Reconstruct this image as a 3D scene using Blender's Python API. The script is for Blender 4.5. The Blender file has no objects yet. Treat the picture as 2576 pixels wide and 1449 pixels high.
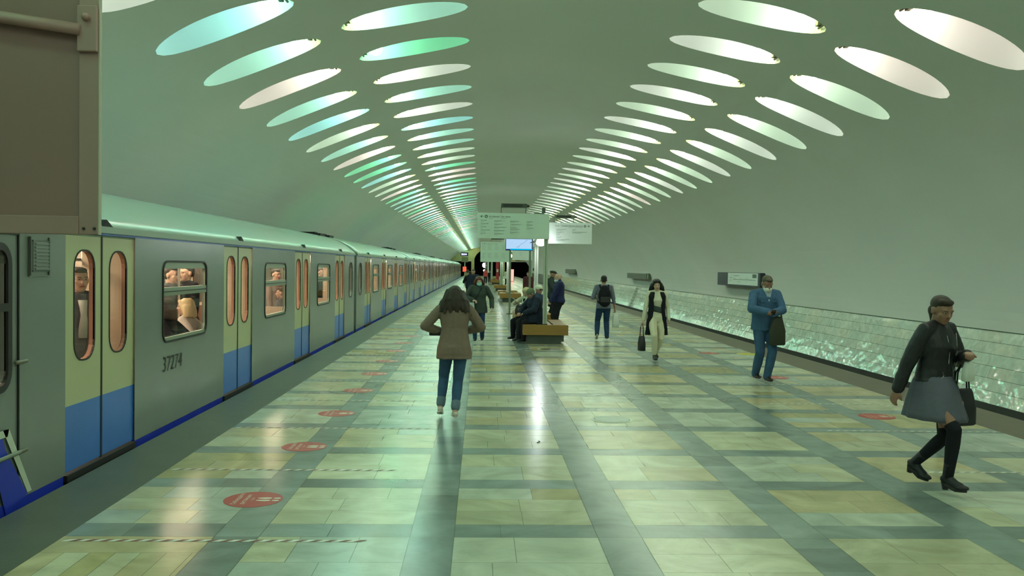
import bpy, bmesh, math, random
from mathutils import Vector, Matrix
random.seed(7)
C = bpy.context.scene
COL = C.collection
PI = math.pi
V = Vector

# ------------------------------------------------------------------ camera, world, exposure
F, YAW, PIT, ROLL = 2150.0, .0368406, .0244817, .0149345
cam = bpy.data.objects.new('camera', bpy.data.cameras.new('camera'))
COL.objects.link(cam)
cam.data.sensor_width = 36.0
cam.data.sensor_fit = 'HORIZONTAL'
cam.data.lens = 36.0 * F / 2576.0
cam.data.clip_start = .05
cam.data.clip_end = 400
fwd = V((math.sin(YAW) * math.cos(PIT), math.cos(YAW) * math.cos(PIT), -math.sin(PIT)))
right = V((math.cos(YAW), -math.sin(YAW), 0))
up = right.cross(fwd)
r2 = right * math.cos(ROLL) + up * math.sin(ROLL)
u2 = up * math.cos(ROLL) - right * math.sin(ROLL)
M = Matrix((r2, u2, -fwd)).transposed().to_4x4()
M.translation = V((0, 0, 1.85))
cam.matrix_world = M
C.camera = cam
C.view_settings.view_transform = 'Standard'
C.view_settings.look = 'None'
C.view_settings.gamma = 1
C.view_settings.use_curve_mapping = False
C.view_settings.exposure = 0.92
w = bpy.data.worlds.new('world')
C.world = w
w.use_nodes = True
w.node_tree.nodes['Background'].inputs[0].default_value = (.004, .006, .005, 1)
w.node_tree.nodes['Background'].inputs[1].default_value = 1.0
LAMP = 13.0          # strength of the globes in the ceiling recesses

# ------------------------------------------------------------------ materials
MATS = {}
def mat(name, col, rough=.5, metal=0., bump=0., bscale=20., var=0., vscale=3., emit=0., ecol=None, spec=.5, coat=0., stretch=None):
    if name in MATS: return MATS[name]
    m = bpy.data.materials.new(name); m.use_nodes = True
    nt = m.node_tree; b = nt.nodes['Principled BSDF']
    b.inputs['Base Color'].default_value = (*col, 1)
    b.inputs['Roughness'].default_value = rough
    b.inputs['Metallic'].default_value = metal
    b.inputs['Specular IOR Level'].default_value = spec
    if coat: b.inputs['Coat Weight'].default_value = coat; b.inputs['Coat Roughness'].default_value = .1
    if emit:
        b.inputs['Emission Color'].default_value = (*(ecol or col), 1)
        b.inputs['Emission Strength'].default_value = emit
    tc = None
    if bump or var:
        tc = nt.nodes.new('ShaderNodeTexCoord'); src = tc.outputs['Object']
        if stretch:
            mp = nt.nodes.new('ShaderNodeMapping'); mp.inputs['Scale'].default_value = stretch
            nt.links.new(src, mp.inputs[0]); src = mp.outputs[0]
    if bump:
        n = nt.nodes.new('ShaderNodeTexNoise'); n.inputs['Scale'].default_value = bscale; n.inputs['Detail'].default_value = 4
        nt.links.new(src, n.inputs['Vector'])
        bp = nt.nodes.new('ShaderNodeBump'); bp.inputs['Strength'].default_value = 1; bp.inputs['Distance'].default_value = bump
        nt.links.new(n.outputs['Fac'], bp.inputs['Height']); nt.links.new(bp.outputs[0], b.inputs['Normal'])
    if var:
        n = nt.nodes.new('ShaderNodeTexNoise'); n.inputs['Scale'].default_value = vscale; n.inputs['Detail'].default_value = 5
        nt.links.new(src, n.inputs['Vector'])
        mx = nt.nodes.new('ShaderNodeMix'); mx.data_type = 'RGBA'
        mx.inputs[6].default_value = (*[c * (1 - var) for c in col], 1)
        mx.inputs[7].default_value = (*[min(1, c * (1 + var)) for c in col], 1)
        nt.links.new(n.outputs['Fac'], mx.inputs[0]); nt.links.new(mx.outputs[2], b.inputs['Base Color'])
    MATS[name] = m
    return m
def emis(name, col, st):
    if name in MATS: return MATS[name]
    m = bpy.data.materials.new(name); m.use_nodes = True
    nt = m.node_tree; nt.nodes.clear()
    e = nt.nodes.new('ShaderNodeEmission'); o = nt.nodes.new('ShaderNodeOutputMaterial')
    e.inputs[0].default_value = (*col, 1); e.inputs[1].default_value = st
    nt.links.new(e.outputs[0], o.inputs[0]); MATS[name] = m
    return m
def glass(name='window glass', tint=(.9, .92, .9)):
    if name in MATS: return MATS[name]
    m = bpy.data.materials.new(name); m.use_nodes = True
    nt = m.node_tree; nt.nodes.clear()
    o = nt.nodes.new('ShaderNodeOutputMaterial'); mx = nt.nodes.new('ShaderNodeMixShader')
    t = nt.nodes.new('ShaderNodeBsdfTransparent'); g = nt.nodes.new('ShaderNodeBsdfGlossy')
    fr = nt.nodes.new('ShaderNodeFresnel'); fr.inputs[0].default_value = 1.45
    t.inputs[0].default_value = (*tint, 1); g.inputs['Roughness'].default_value = .03
    nt.links.new(fr.outputs[0], mx.inputs[0]); nt.links.new(t.outputs[0], mx.inputs[1]); nt.links.new(g.outputs[0], mx.inputs[2])
    nt.links.new(mx.outputs[0], o.inputs[0]); MATS[name] = m
    return m

# ------------------------------------------------------------------ mesh helpers
class MB:
    def __init__(s): s.v = []; s.f = []; s.m = []
    def add(s, vs, fs, mi=0):
        o = len(s.v); s.v += [tuple(x) for x in vs]
        for f in fs: s.f.append(tuple(i + o for i in f)); s.m.append(mi)
    def quad(s, a, b, c, d, mi=0): s.add([a, b, c, d], [(0, 1, 2, 3)], mi)
    def box(s, lo, hi, mi=0):
        x0, y0, z0 = lo; x1, y1, z1 = hi
        s.add([(x0, y0, z0), (x1, y0, z0), (x1, y1, z0), (x0, y1, z0), (x0, y0, z1), (x1, y0, z1), (x1, y1, z1), (x0, y1, z1)],
              [(0, 3, 2, 1), (4, 5, 6, 7), (0, 1, 5, 4), (1, 2, 6, 5), (2, 3, 7, 6), (3, 0, 4, 7)], mi)
    def loft(s, rings, mi=0, cap=True):
        n = len(rings[0]); vs = [p for r in rings for p in r]; fs = []
        for i in range(len(rings) - 1):
            for j in range(n):
                k = (j + 1) % n
                fs.append((i * n + j, i * n + k, (i + 1) * n + k, (i + 1) * n + j))
        if cap:
            fs.append(tuple(range(n - 1, -1, -1))); fs.append(tuple((len(rings) - 1) * n + j for j in range(n)))
        s.add(vs, fs, mi)
    def tube(s, pts, r, n=10, mi=0, cap=True):
        pts = [V(p) for p in pts]; rings = []
        rs = r if isinstance(r, (list, tuple)) else [r] * len(pts)
        ref = None
        for i, p in enumerate(pts):
            d = (pts[min(i + 1, len(pts) - 1)] - pts[max(i - 1, 0)]).normalized()
            if ref is None: ref = V((0, 0, 1)) if abs(d.z) < .9 else V((1, 0, 0))
            a = d.cross(ref).normalized(); b = d.cross(a).normalized(); ref = -b if False else a.cross(d)
            rings.append([p + a * math.cos(2 * PI * k / n) * rs[i] + b * math.sin(2 * PI * k / n) * rs[i] for k in range(n)])
        s.loft(rings, mi, cap)
    def cap(s, p0, r0, p1, r1, n=12, mi=0):      # tapered capsule
        p0 = V(p0); p1 = V(p1); d = p1 - p0
        if d.length < 1e-5: d = V((0, 0, 1e-4))
        d = d.normalized()
        pts = []; rs = []
        for a in (-80, -50, -25, 0):
            a = math.radians(a); pts.append(p0 + d * r0 * math.sin(a)); rs.append(r0 * math.cos(a))
        for a in (0, 25, 50, 80):
            a = math.radians(a); pts.append(p1 + d * r1 * math.sin(a)); rs.append(r1 * math.cos(a))
        ref = V((0, 0, 1)) if abs(d.z) < .9 else V((1, 0, 0))
        a_ = d.cross(ref).normalized(); b_ = d.cross(a_).normalized()
        s.loft([[p + a_ * math.cos(2 * PI * k / n) * r + b_ * math.sin(2 * PI * k / n) * r for k in range(n)] for p, r in zip(pts, rs)], mi)
    def ell(s, c, r, R=None, n=16, mi=0):
        c = V(c); rings = []
        for i in range(9):
            a = -PI / 2 + PI * (i + .35) / 9.7 if True else 0
            z = math.sin(a) * r[2]; k = math.cos(a)
            ring = []
            for j in range(n):
                p = V((r[0] * k * math.cos(2 * PI * j / n), r[1] * k * math.sin(2 * PI * j / n), z))
                ring.append(c + (R @ p if R else p))
            rings.append(ring)
        s.loft(rings, mi)
    def build(s, name, mats, parent=None, smooth=False, loc=None):
        me = bpy.data.meshes.new(name); me.from_pydata(s.v, [], s.f)
        for m in (mats if isinstance(mats, (list, tuple)) else [mats]): me.materials.append(m)
        me.polygons.foreach_set('material_index', s.m)
        if smooth: me.polygons.foreach_set('use_smooth', [True] * len(s.f))
        me.update()
        o = bpy.data.objects.new(name, me); COL.objects.link(o)
        if parent: o.parent = parent
        if loc: o.location = loc
        return o
def tag(o, label=None, cat=None, group=None, kind=None):
    if label: o['label'] = label
    if cat: o['category'] = cat
    if group: o['group'] = group
    if kind: o['kind'] = kind
    return o
def empty(name, loc=(0, 0, 0), rz=0):
    o = bpy.data.objects.new(name, None); COL.objects.link(o); o.location = loc; o.rotation_euler = (0, 0, rz); return o
def kids(o): return [x for x in ALL_BY_PARENT.get(o, [])]
def copy_tree(o, parent=None):
    c = o.copy(); COL.objects.link(c); c.parent = parent
    for ch in list(o.children): copy_tree(ch, c)
    return c
def bevel(o, w=.01, seg=2):
    m = o.modifiers.new('bevel', 'BEVEL'); m.width = w; m.segments = seg; m.limit_method = 'ANGLE'; return o
def glyph_mesh(txt, name, align, shear, rows):
    """letter outlines filled row by row with the non-zero rule (the built-in fill breaks on some Cyrillic letters)"""
    cu = bpy.data.curves.new(name, 'FONT'); cu.body = txt; cu.size = 1.0; cu.align_x = align; cu.shear = shear; cu.resolution_u = 4
    cu.fill_mode = 'NONE'
    t = bpy.data.objects.new(name + '_tmp', cu); COL.objects.link(t)
    dg = bpy.context.evaluated_depsgraph_get(); me = bpy.data.meshes.new_from_object(t.evaluated_get(dg))
    bpy.data.objects.remove(t)
    n = len(me.vertices); par = list(range(n))
    def find(i):
        while par[i] != i: par[i] = par[par[i]]; i = par[i]
        return i
    for e in me.edges: par[find(e.vertices[0])] = find(e.vertices[1])
    loops = {}
    for i in range(n): loops.setdefault(find(i), []).append(i)
    segs = []
    for lp in loops.values():
        P_ = [me.vertices[i].co for i in lp]
        for i in range(len(P_)):
            p, q = P_[i], P_[(i + 1) % len(P_)]
            if abs(p.y - q.y) > 1e-7: segs.append((p.x, p.y, q.x, q.y))
    bpy.data.meshes.remove(me)
    m = MB()
    if segs:
        y0 = min(min(s_[1], s_[3]) for s_ in segs); y1 = max(max(s_[1], s_[3]) for s_ in segs)
        st = 1.0 / rows; k = int((y1 - y0) / st) + 1; st = (y1 - y0) / k
        for r_ in range(k):
            y = y0 + (r_ + .5) * st; xs = []
            for ax, ay, bx, by in segs:
                if (ay <= y) != (by <= y): xs.append((ax + (bx - ax) * (y - ay) / (by - ay), 1 if by > ay else -1, (bx - ax) / (by - ay)))
            xs.sort(); wn = 0; x0 = None
            for x, d, sl in xs:
                if wn == 0: x0 = (x, sl)
                wn += d
                if wn == 0:
                    c = lambda v: max(-1.5, min(1.5, v)) * st / 2
                    m.add([(x0[0] - c(x0[1]), y - st / 2, 0), (x - c(sl), y - st / 2, 0), (x + c(sl), y + st / 2, 0), (x0[0] + c(x0[1]), y + st / 2, 0)], [(0, 1, 2, 3)])
    return m
def text(txt, name, size, mtl, parent, loc, rot=(PI / 2, 0, 0), align='LEFT', label=None, sx=1., shear=0., depth=.0015):
    m = glyph_mesh(txt, name, align, shear, 60 if size > .1 else 30)
    o = m.build(name, mtl, parent); o.location = loc; o.rotation_euler = rot; o.scale = (sx * size, size, size)
    if label: o['label'] = label
    return o

# ------------------------------------------------------------------ vault
CX, VA, VB, ZC = 1.414, 8.65, 5.38, .404
TH = math.acos((.75 - ZC) / VB)
YB, YE = -6.0, 172.0
def vp(t, y, off=0.):
    p = V((CX + VA * math.sin(t), y, ZC + VB * math.cos(t)))
    if off:
        n = V((math.sin(t) / VA, 0, math.cos(t) / VB)).normalized(); p = p + n * off
    return p
def vaultx(z): return VA * math.sqrt(max(0, 1 - ((z - ZC) / VB) ** 2))
def vaultz(x): return ZC + VB * math.sqrt(max(0, 1 - ((x - CX) / VA) ** 2))
PITCH = 1.877
ROWS = [  # name, side, cell t range, hole centre, half length, y0, lamp end (+1 = away from the crown)
    ('outer left', -1, (.4408, .72), .5838, .1204, 11.18, -1),
    ('inner left', -1, (.18, .4408), .3054, .1128, 12.74, 1),
    ('inner right', 1, (.18, .4408), .3054, .1128, 12.28, 1),
    ('outer right', 1, (.4408, .72), .5838, .1204, 10.87, -1)]
HW = .455
plaster = mat('painted plaster', (.66, .665, .625), .75, var=.07, vscale=.35, bump=.004, bscale=1.5, spec=.3)
vm = MB()
def strip(t0, t1, n, y0, y1):
    rings = []
    for i in range(n):
        a = t0 + (t1 - t0) * i / n; b = t0 + (t1 - t0) * (i + 1) / n
        vm.quad(vp(a, y0), vp(b, y0), vp(b, y1), vp(a, y1))
strip(-TH, -.72, 22, YB, YE); strip(.72, TH, 22, YB, YE); strip(-.18, .18, 16, YB, YE)
NICHES = []
for rname, sd, (ta, tb), tc, th, y0, le in ROWS:
    k0 = math.ceil((YB + .95 - y0) / PITCH); k1 = math.floor((YE - .95 - y0) / PITCH)
    strip(sd * ta, sd * tb, 12, YB, y0 + (k0 - .5) * PITCH); strip(sd * ta, sd * tb, 12, y0 + (k1 + .5) * PITCH, YE)
    # one cell
    per = []
    NT, NY = 14, 12
    for i in range(NT): per.append((ta + (tb - ta) * i / NT, -.5 * PITCH))
    for i in range(NY): per.append((tb, -.5 * PITCH + PITCH * i / NY))
    for i in range(NT): per.append((tb - (tb - ta) * i / NT, .5 * PITCH))
    for i in range(NY): per.append((ta, .5 * PITCH - PITCH * i / NY))
    n = len(per); rings = []
    rim = []
    for (t, y) in per:
        a = math.atan2(y / HW, (t - tc) / th); rim.append((tc + th * math.cos(a), HW * math.sin(a)))
    # denser rim: use two-step rings
    for q in (0, .12, .35, .65, 1):
        rings.append([(r_[0] * (1 - q) + p_[0] * q, r_[1] * (1 - q) + p_[1] * q) for r_, p_ in zip(rim, per)])
    for k in range(k0, k1 + 1):
        yc = y0 + k * PITCH
        NICHES.append((rname, k, yc, sd, tc, th, le))
        vs = [vp(sd * t, yc + y) for ring in rings for t, y in ring]; fs = []
        for i in range(len(rings) - 1):
            for j in range(n):
                l = (j + 1) % n; fs.append((i * n + j, i * n + l, (i + 1) * n + l, (i + 1) * n + j))
        vm.add(vs, fs)
ceil = vm.build('ceiling', plaster, smooth=True); tag(ceil, kind='structure')
RIM = {}

# ------------------------------------------------------------------ recessed oval lamps
COLS = {  # lamp tint near the fitting / tint towards the long end
    'G': ((.30, 1, .38), (.22, 1, .52)), 'C': ((.34, 1, .55), (.40, 1, .95)), 'P': ((.60, 1, .34), (.44, 1, .80)),
    'W': ((1, .86, .52), (1, .93, .84)), 'Y': ((.86, 1, .36), (.72, 1, .76)), 'N': ((.95, 1, .50), (.86, 1, .88))}
CNAME = {'G': 'green', 'C': 'turquoise', 'P': 'pale green', 'W': 'warm white', 'Y': 'yellow-green', 'N': 'whitish'}
SEQ = {'outer left': 'NCPWPCYPWGGCYYWGPCPYGWC', 'inner left': 'CPGNPNCPPYYGWWGCPWPGCPWPG', 'inner right': 'NYNYNYNYYNYYNYNNYYNYNY', 'outer right': 'YWWYNYNYNYYNYYWYNYYNYN'}
shell = mat('white recess enamel', (.50, .50, .48), .55, spec=.3)
dark = mat('dark lamp bracket', (.02, .025, .02), .5)
shade = mat('ribbed lamp fitting', (.25, .27, .24), .4)
variants = {}
def niche_meshes(sd, tc, th, le, ck):
    key = (sd, round(tc, 3), ck)
    if key in variants: return variants[key]
    c0 = vp(sd * tc, 0)
    tang = V((VA * math.cos(tc) * sd, 0, -VB * math.sin(tc))).normalized()   # away from the crown
    nrm = V((math.sin(tc) * sd / VA, 0, math.cos(tc) / VB)).normalized()
    D = .78; N = 36
    per = [2 * PI * i / N for i in range(N)]
    sh = MB(); rings = []
    # exact rim taken from the ceiling's cell so no light slips through
    for q in range(0, 11):
        a = q / 10 * PI / 2; d = D * math.sin(a) ** 1.0; sc = math.cos(a) ** .72 if q < 10 else .02
        if q == 0: sc = 1.0; d = -.0
        rings.append([vp(sd * (tc + th * sc * math.cos(f)), HW * sc * math.sin(f), d) - c0 for f in per])
    sh.loft(rings, 0, cap=False); sh.add(rings[-1], [tuple(range(N))])
    rimb = MB()
    rr = [[vp(sd * (tc + th * s_ * math.cos(f)), HW * s_ * math.sin(f), d_) - c0 for f in per] for s_, d_ in ((1.012, .03), (1.012, -.004), (.985, -.004), (.985, .05))]
    rimb.loft(rr, 0, cap=False)
    lp = vp(sd * (tc + le * th * .68), 0, .125) - c0
    R = Matrix((tang * le, V((0, 1, 0)) , (tang * le).cross(V((0, 1, 0))))).transposed()
    gl = MB(); n = 14; m_ = 7; vs = []; 
    for i in range(m_ + 1):
        a = -PI / 2 + PI * i / m_
        for j in range(n):
            b_ = 2 * PI * j / n; vs.append(lp + R @ V((.13 * math.cos(a) * math.cos(b_), .17 * math.cos(a) * math.sin(b_), .12 * math.sin(a))))
    for i in range(m_):
        for j in range(n):
            l = (j + 1) % n; b_ = 2 * PI * (j + .5) / n
            gl.add([vs[i * n + j], vs[i * n + l], vs[(i + 1) * n + l], vs[(i + 1) * n + j]], [(0, 1, 2, 3)], 0 if math.cos(b_) > -.2 else 1)
    br = MB()
    e = tang * le
    q0 = lp + e * .17 - nrm * .03
    for s_ in (-1, 1):
        br.tube([q0 + V((0, s_ * .10, 0)) + nrm * .12, q0 + e * .03 + V((0, s_ * .13, 0)) + nrm * .01, q0 + e * .05 + V((0, s_ * .06, 0)) - nrm * .05], .016, 6)
    br.tube([q0 + e * .05 + V((0, -.10, 0)) - nrm * .05, q0 + e * .05 + V((0, .10, 0)) - nrm * .05], .018, 6)
    br.box(*[tuple(x) for x in (lambda a, b: (V(map(min, a, b)), V(map(max, a, b))))(q0 - V((.03, .05, .05)), q0 + V((.03, .05, .06)))])
    near, far = COLS[ck]
    mats = [emis('lamp glow ' + ck + ' near', near, LAMP * .8), emis('lamp glow ' + ck + ' far', far, LAMP * 3.3)]
    out = []
    for nm, b_, mm, sm in (('lamp_recess', sh, [shell], True), ('lamp_bulb', gl, mats, True), ('lamp_bracket', br, [dark], False)):
        me = bpy.data.meshes.new(nm); me.from_pydata(b_.v, [], b_.f)
        for x in mm: me.materials.append(x)
        me.polygons.foreach_set('material_index', b_.m)
        if sm: me.polygons.foreach_set('use_smooth', [True] * len(b_.f))
        me.update(); out.append(me)
    # joined, for the distant ones
    j = MB(); j.add(sh.v, sh.f, 0)
    for f_, mi in zip(gl.f, gl.m): j.add([gl.v[i] for i in f_], [tuple(range(len(f_)))], 1 + mi)
    j.add(br.v, br.f, 3)
    me = bpy.data.meshes.new('distant_lamp'); me.from_pydata(j.v, [], j.f)
    for x in (shell, mats[0], mats[1], dark): me.materials.append(x)
    me.polygons.foreach_set('material_index', j.m); me.polygons.foreach_set('use_smooth', [True] * len(j.f)); me.update(); out.append(me)
    out.append(j); out.append(c0)
    variants[key] = out
    return out
ORD = 'first second third fourth fifth sixth seventh eighth ninth tenth eleventh twelfth thirteenth fourteenth fifteenth sixteenth seventeenth eighteenth nineteenth twentieth'.split()
byrow = {}
for nch in NICHES: byrow.setdefault(nch[0], []).append(nch)
rest = MB()
rest_m = {}
for rname, lst in byrow.items():
    lst.sort(key=lambda q: q[2])
    vis0 = {'outer left': -1, 'inner left': 0, 'inner right': 0, 'outer right': 0}[rname]
    for idx, (rn, k, yc, sd, tc, th, le) in enumerate(lst):
        ck = SEQ[rname][(k + 1) % len(SEQ[rname])]
        msh = niche_meshes(sd, tc, th, le, ck)
        loc = msh[5] + V((0, yc, 0))
        if idx < 75:
            seen = k - vis0
            if seen < 24:
                o = bpy.data.objects.new('ceiling_lamp', msh[0]); COL.objects.link(o); o.location = loc
                for nm, me in (('lamp_bulb', msh[1]), ('lamp_bracket', msh[2])):
                    c_ = bpy.data.objects.new(nm, me); COL.objects.link(c_); c_.parent = o
            else:
                o = bpy.data.objects.new('ceiling_lamp', msh[3]); COL.objects.link(o); o.location = loc
            if seen < 0: lb = '%s oval ceiling lamp of the %s row, overhead or behind the viewpoint' % (CNAME[ck], rname)
            elif seen < 20: lb = '%s oval ceiling lamp, %s from the front in the %s row' % (CNAME[ck], ORD[seen], rname)
            else: lb = 'small %s oval ceiling lamp in the distant part of the %s row' % (CNAME[ck], rname)
            tag(o, lb, 'ceiling lamp', 'oval ceiling lamps of the %s row' % rname)
        else:
            j = msh[4]; base = {0: 0, 1: 1 + 2 * list(COLS).index(ck), 2: 2 + 2 * list(COLS).index(ck), 3: 1 + 2 * len(COLS)}
            for f_, mi in zip(j.f, j.m): rest.add([V(j.v[i]) + loc for i in f_], [tuple(range(len(f_)))], base[mi])
rm = [shell]
for ck in COLS: rm += [emis('lamp glow ' + ck + ' near', COLS[ck][0], LAMP), emis('lamp glow ' + ck + ' far', COLS[ck][1], LAMP)]
tag(rest.build('ceiling_lamp', rm + [dark], smooth=False), 'tiny farthest oval lamps where the ceiling rows meet the end wall', 'ceiling lamp', kind='stuff')

# ------------------------------------------------------------------ platform floor
XL, XR, EL, ER = -2.77, 6.12, -3.40, 6.90      # marble edges, platform edges
def marble_mat():
    m = bpy.data.materials.new('marble slabs'); m.use_nodes = True
    nt = m.node_tree; b = nt.nodes['Principled BSDF']; L = nt.links.new
    at = nt.nodes.new('ShaderNodeAttribute'); at.attribute_name = 'slab'
    tc = nt.nodes.new('ShaderNodeTexCoord')
    n1 = nt.nodes.new('ShaderNodeTexNoise'); n1.inputs['Scale'].default_value = 1.6; n1.inputs['Detail'].default_value = 7; n1.inputs['Distortion'].default_value = 1.8
    L(tc.outputs['Object'], n1.inputs['Vector'])
    r = nt.nodes.new('ShaderNodeValToRGB'); e = r.color_ramp.elements
    e[0].position = .30; e[0].color = (.78, .79, .76, 1); e[1].position = .70; e[1].color = (1.12, 1.11, 1.10, 1)
    L(n1.outputs['Fac'], r.inputs[0])
    n2 = nt.nodes.new('ShaderNodeTexNoise'); n2.inputs['Scale'].default_value = 2.2; n2.inputs['Detail'].default_value = 10; n2.inputs['Distortion'].default_value = 3.5
    mp = nt.nodes.new('ShaderNodeMapping'); mp.inputs['Scale'].default_value = (.5, 1.6, 1); L(tc.outputs['Object'], mp.inputs[0]); L(mp.outputs[0], n2.inputs['Vector'])
    r2_ = nt.nodes.new('ShaderNodeValToRGB'); e = r2_.color_ramp.elements
    e[0].position = .485; e[0].color = (1, 1, 1, 1); e[1].position = .5; e[1].color = (.62, .6, .5, 1); x = e.new(.515); x.color = (1, 1, 1, 1)
    L(n2.outputs['Fac'], r2_.inputs[0])
    m1 = nt.nodes.new('ShaderNodeMix'); m1.data_type = 'RGBA'; m1.blend_type = 'MULTIPLY'; m1.inputs[0].default_value = 1
    L(at.outputs['Color'], m1.inputs[6]); L(r.outputs[0], m1.inputs[7])
    m2 = nt.nodes.new('ShaderNodeMix'); m2.data_type = 'RGBA'; m2.blend_type = 'MULTIPLY'; m2.inputs[0].default_value = .20
    L(m1.outputs[2], m2.inputs[6]); L(r2_.outputs[0], m2.inputs[7]); L(m2.outputs[2], b.inputs['Base Color'])
    rr = nt.nodes.new('ShaderNodeMapRange'); rr.inputs[3].default_value = .15; rr.inputs[4].default_value = .29
    L(n1.outputs['Fac'], rr.inputs[0]); L(rr.outputs[0], b.inputs['Roughness'])
    bp = nt.nodes.new('ShaderNodeBump'); bp.inputs['Distance'].default_value = .0005; n3 = nt.nodes.new('ShaderNodeTexNoise'); n3.inputs['Scale'].default_value = 3.
    L(tc.outputs['Object'], n3.inputs['Vector']); L(n3.outputs['Fac'], bp.inputs['Height']); L(bp.outputs[0], b.inputs['Normal'])
    return m
fl = MB(); fc = []
def slab(x0, x1, y0, y1, col, g=.0016):
    if x1 - x0 < .02 or y1 - y0 < .02: return
    fl.quad((x0 + g, y0 + g, 0), (x1 - g, y0 + g, 0), (x1 - g, y1 - g, 0), (x0 + g, y1 - g, 0)); fc.append(col)
fl.quad((XL, YB, -.003), (XR, YB, -.003), (XR, YE, -.003), (XL, YE, -.003)); fc.append((.17, .18, .14))
rnd = random.Random(11)
def jit(c, a): k = 1 + rnd.uniform(-a, a); return tuple(x * k for x in c)
def cream():
    r = rnd.random()
    base = (.50, .49, .34) if r < .42 else (.48, .51, .42) if r < .64 else (.47, .41, .24) if r < .83 else (.40, .36, .18) if r < .93 else (.38, .43, .38)
    return jit(base, .07)
def grey(): return jit((.215, .265, .25), .16)
SP = 1.29
k = int((YB - 5.8) / SP) - 1
stripes = [(-1.775, -1.475), (-.458, -.157), (.83, 1.134), (2.117, 2.43), (3.42, 3.77), (4.71, 5.02)]
cells = [(XL, -1.775), (-1.475, -.458), (-.157, .83), (1.134, 2.117), (2.43, 3.42), (3.77, 4.71), (5.02, XR)]
while 5.80 + k * SP < YE:
    y = 5.80 + k * SP
    ys = max(y, YB)
    far = y > 60
    for a, b_ in stripes:                           # long bands running down the platform
        yy = y
        while yy < y + SP - .01:
            h = SP if far else min(rnd.choice((.43, .645, .86)), y + SP - yy)
            slab(a, b_, yy, yy + h, grey()); yy += h
    for ci, (a, b_) in enumerate(cells):
        if rnd.random() < .5 and not far:
            m_ = a + (b_ - a) * rnd.uniform(.3, .7); slab(a, m_, y, y + .29, grey()); slab(m_, b_, y, y + .29, grey())
        else: slab(a, b_, y, y + .29, jit((.13, .15, .13), .2) if (rnd.random() < .07) else grey())
        tone = cream()
        rows = 3 if rnd.random() < .55 else 2
        if far: slab(a, b_, y + .29, y + SP, tone); continue
        hs = (SP - .29) / rows
        if ci == 0 and k == -1:                      # lengthwise planks by the edge in the foreground
            xx = a
            while xx < b_ - .02:
                w_ = min(.16, b_ - xx); slab(xx, xx + w_, y + .29, y + SP - .33, cream()); xx += w_
            slab(a, b_, y + SP - .33, y + SP, tone); continue
        whole_grey = rnd.random() < .045
        for r_ in range(rows):
            yy = y + .29 + r_ * hs; cuts = [a]
            x = a + rnd.uniform(.25, .6)
            while x < b_ - .22: cuts.append(x); x += rnd.uniform(.3, .6)
            cuts.append(b_)
            for i in range(len(cuts) - 1):
                c_ = tone if rnd.random() < .84 else cream()
                if whole_grey: c_ = jit((.33, .40, .36), .1)
                slab(cuts[i], cuts[i + 1], yy, yy + hs, jit(c_, .05))
    k += 1
fo = fl.build('floor', marble_mat())
ca = fo.data.color_attributes.new('slab', 'FLOAT_COLOR', 'CORNER')
buf = []
for i, p in enumerate(fo.data.polygons): buf += [*fc[i], 1.0] * 4
ca.data.foreach_set('color', buf); tag(fo, kind='structure')
gran = mat('dark granite edging', (.085, .095, .07), .42, var=.22, vscale=3, bump=.002, bscale=40)
gran2 = mat('worn granite edging', (.14, .12, .09), .5, var=.2, vscale=3, bump=.002, bscale=40)
b = MB(); b.box((EL, YB, -.12), (XL, YE, .001))
b.build('trim_1', gran)['kind'] = 'structure'
b = MB(); b.box((XR, YB, -.12), (ER, YE, .001))
b.build('trim_2', gran2)['kind'] = 'structure'
conc = mat('dark concrete', (.05, .05, .045), .9, var=.2)
b = MB(); b.box((EL + .12, YB, -1.3), (ER - .12, YE, -.02)); b.build('floor.001', conc)['kind'] = 'structure'
b = MB(); b.box((-9, YB, -1.5), (12, YE + 14, -1.3)); b.build('floor.002', conc)['kind'] = 'structure'
# track on the right
rail = mat('steel rail', (.2, .18, .16), .35, .9)
for x in (7.55, 9.07):
    b = MB(); b.box((x - .035, YB, -1.14), (x + .035, YE, -1.1)); b.box((x - .012, YB, -1.26), (x + .012, YE, -1.14)); b.box((x - .065, YB, -1.3), (x + .065, YE, -1.26))
    tag(b.build('rail', rail), 'steel running rail in the empty right-hand track, %s the platform' % ('nearer' if x < 8 else 'farther from'), 'rail')

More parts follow.
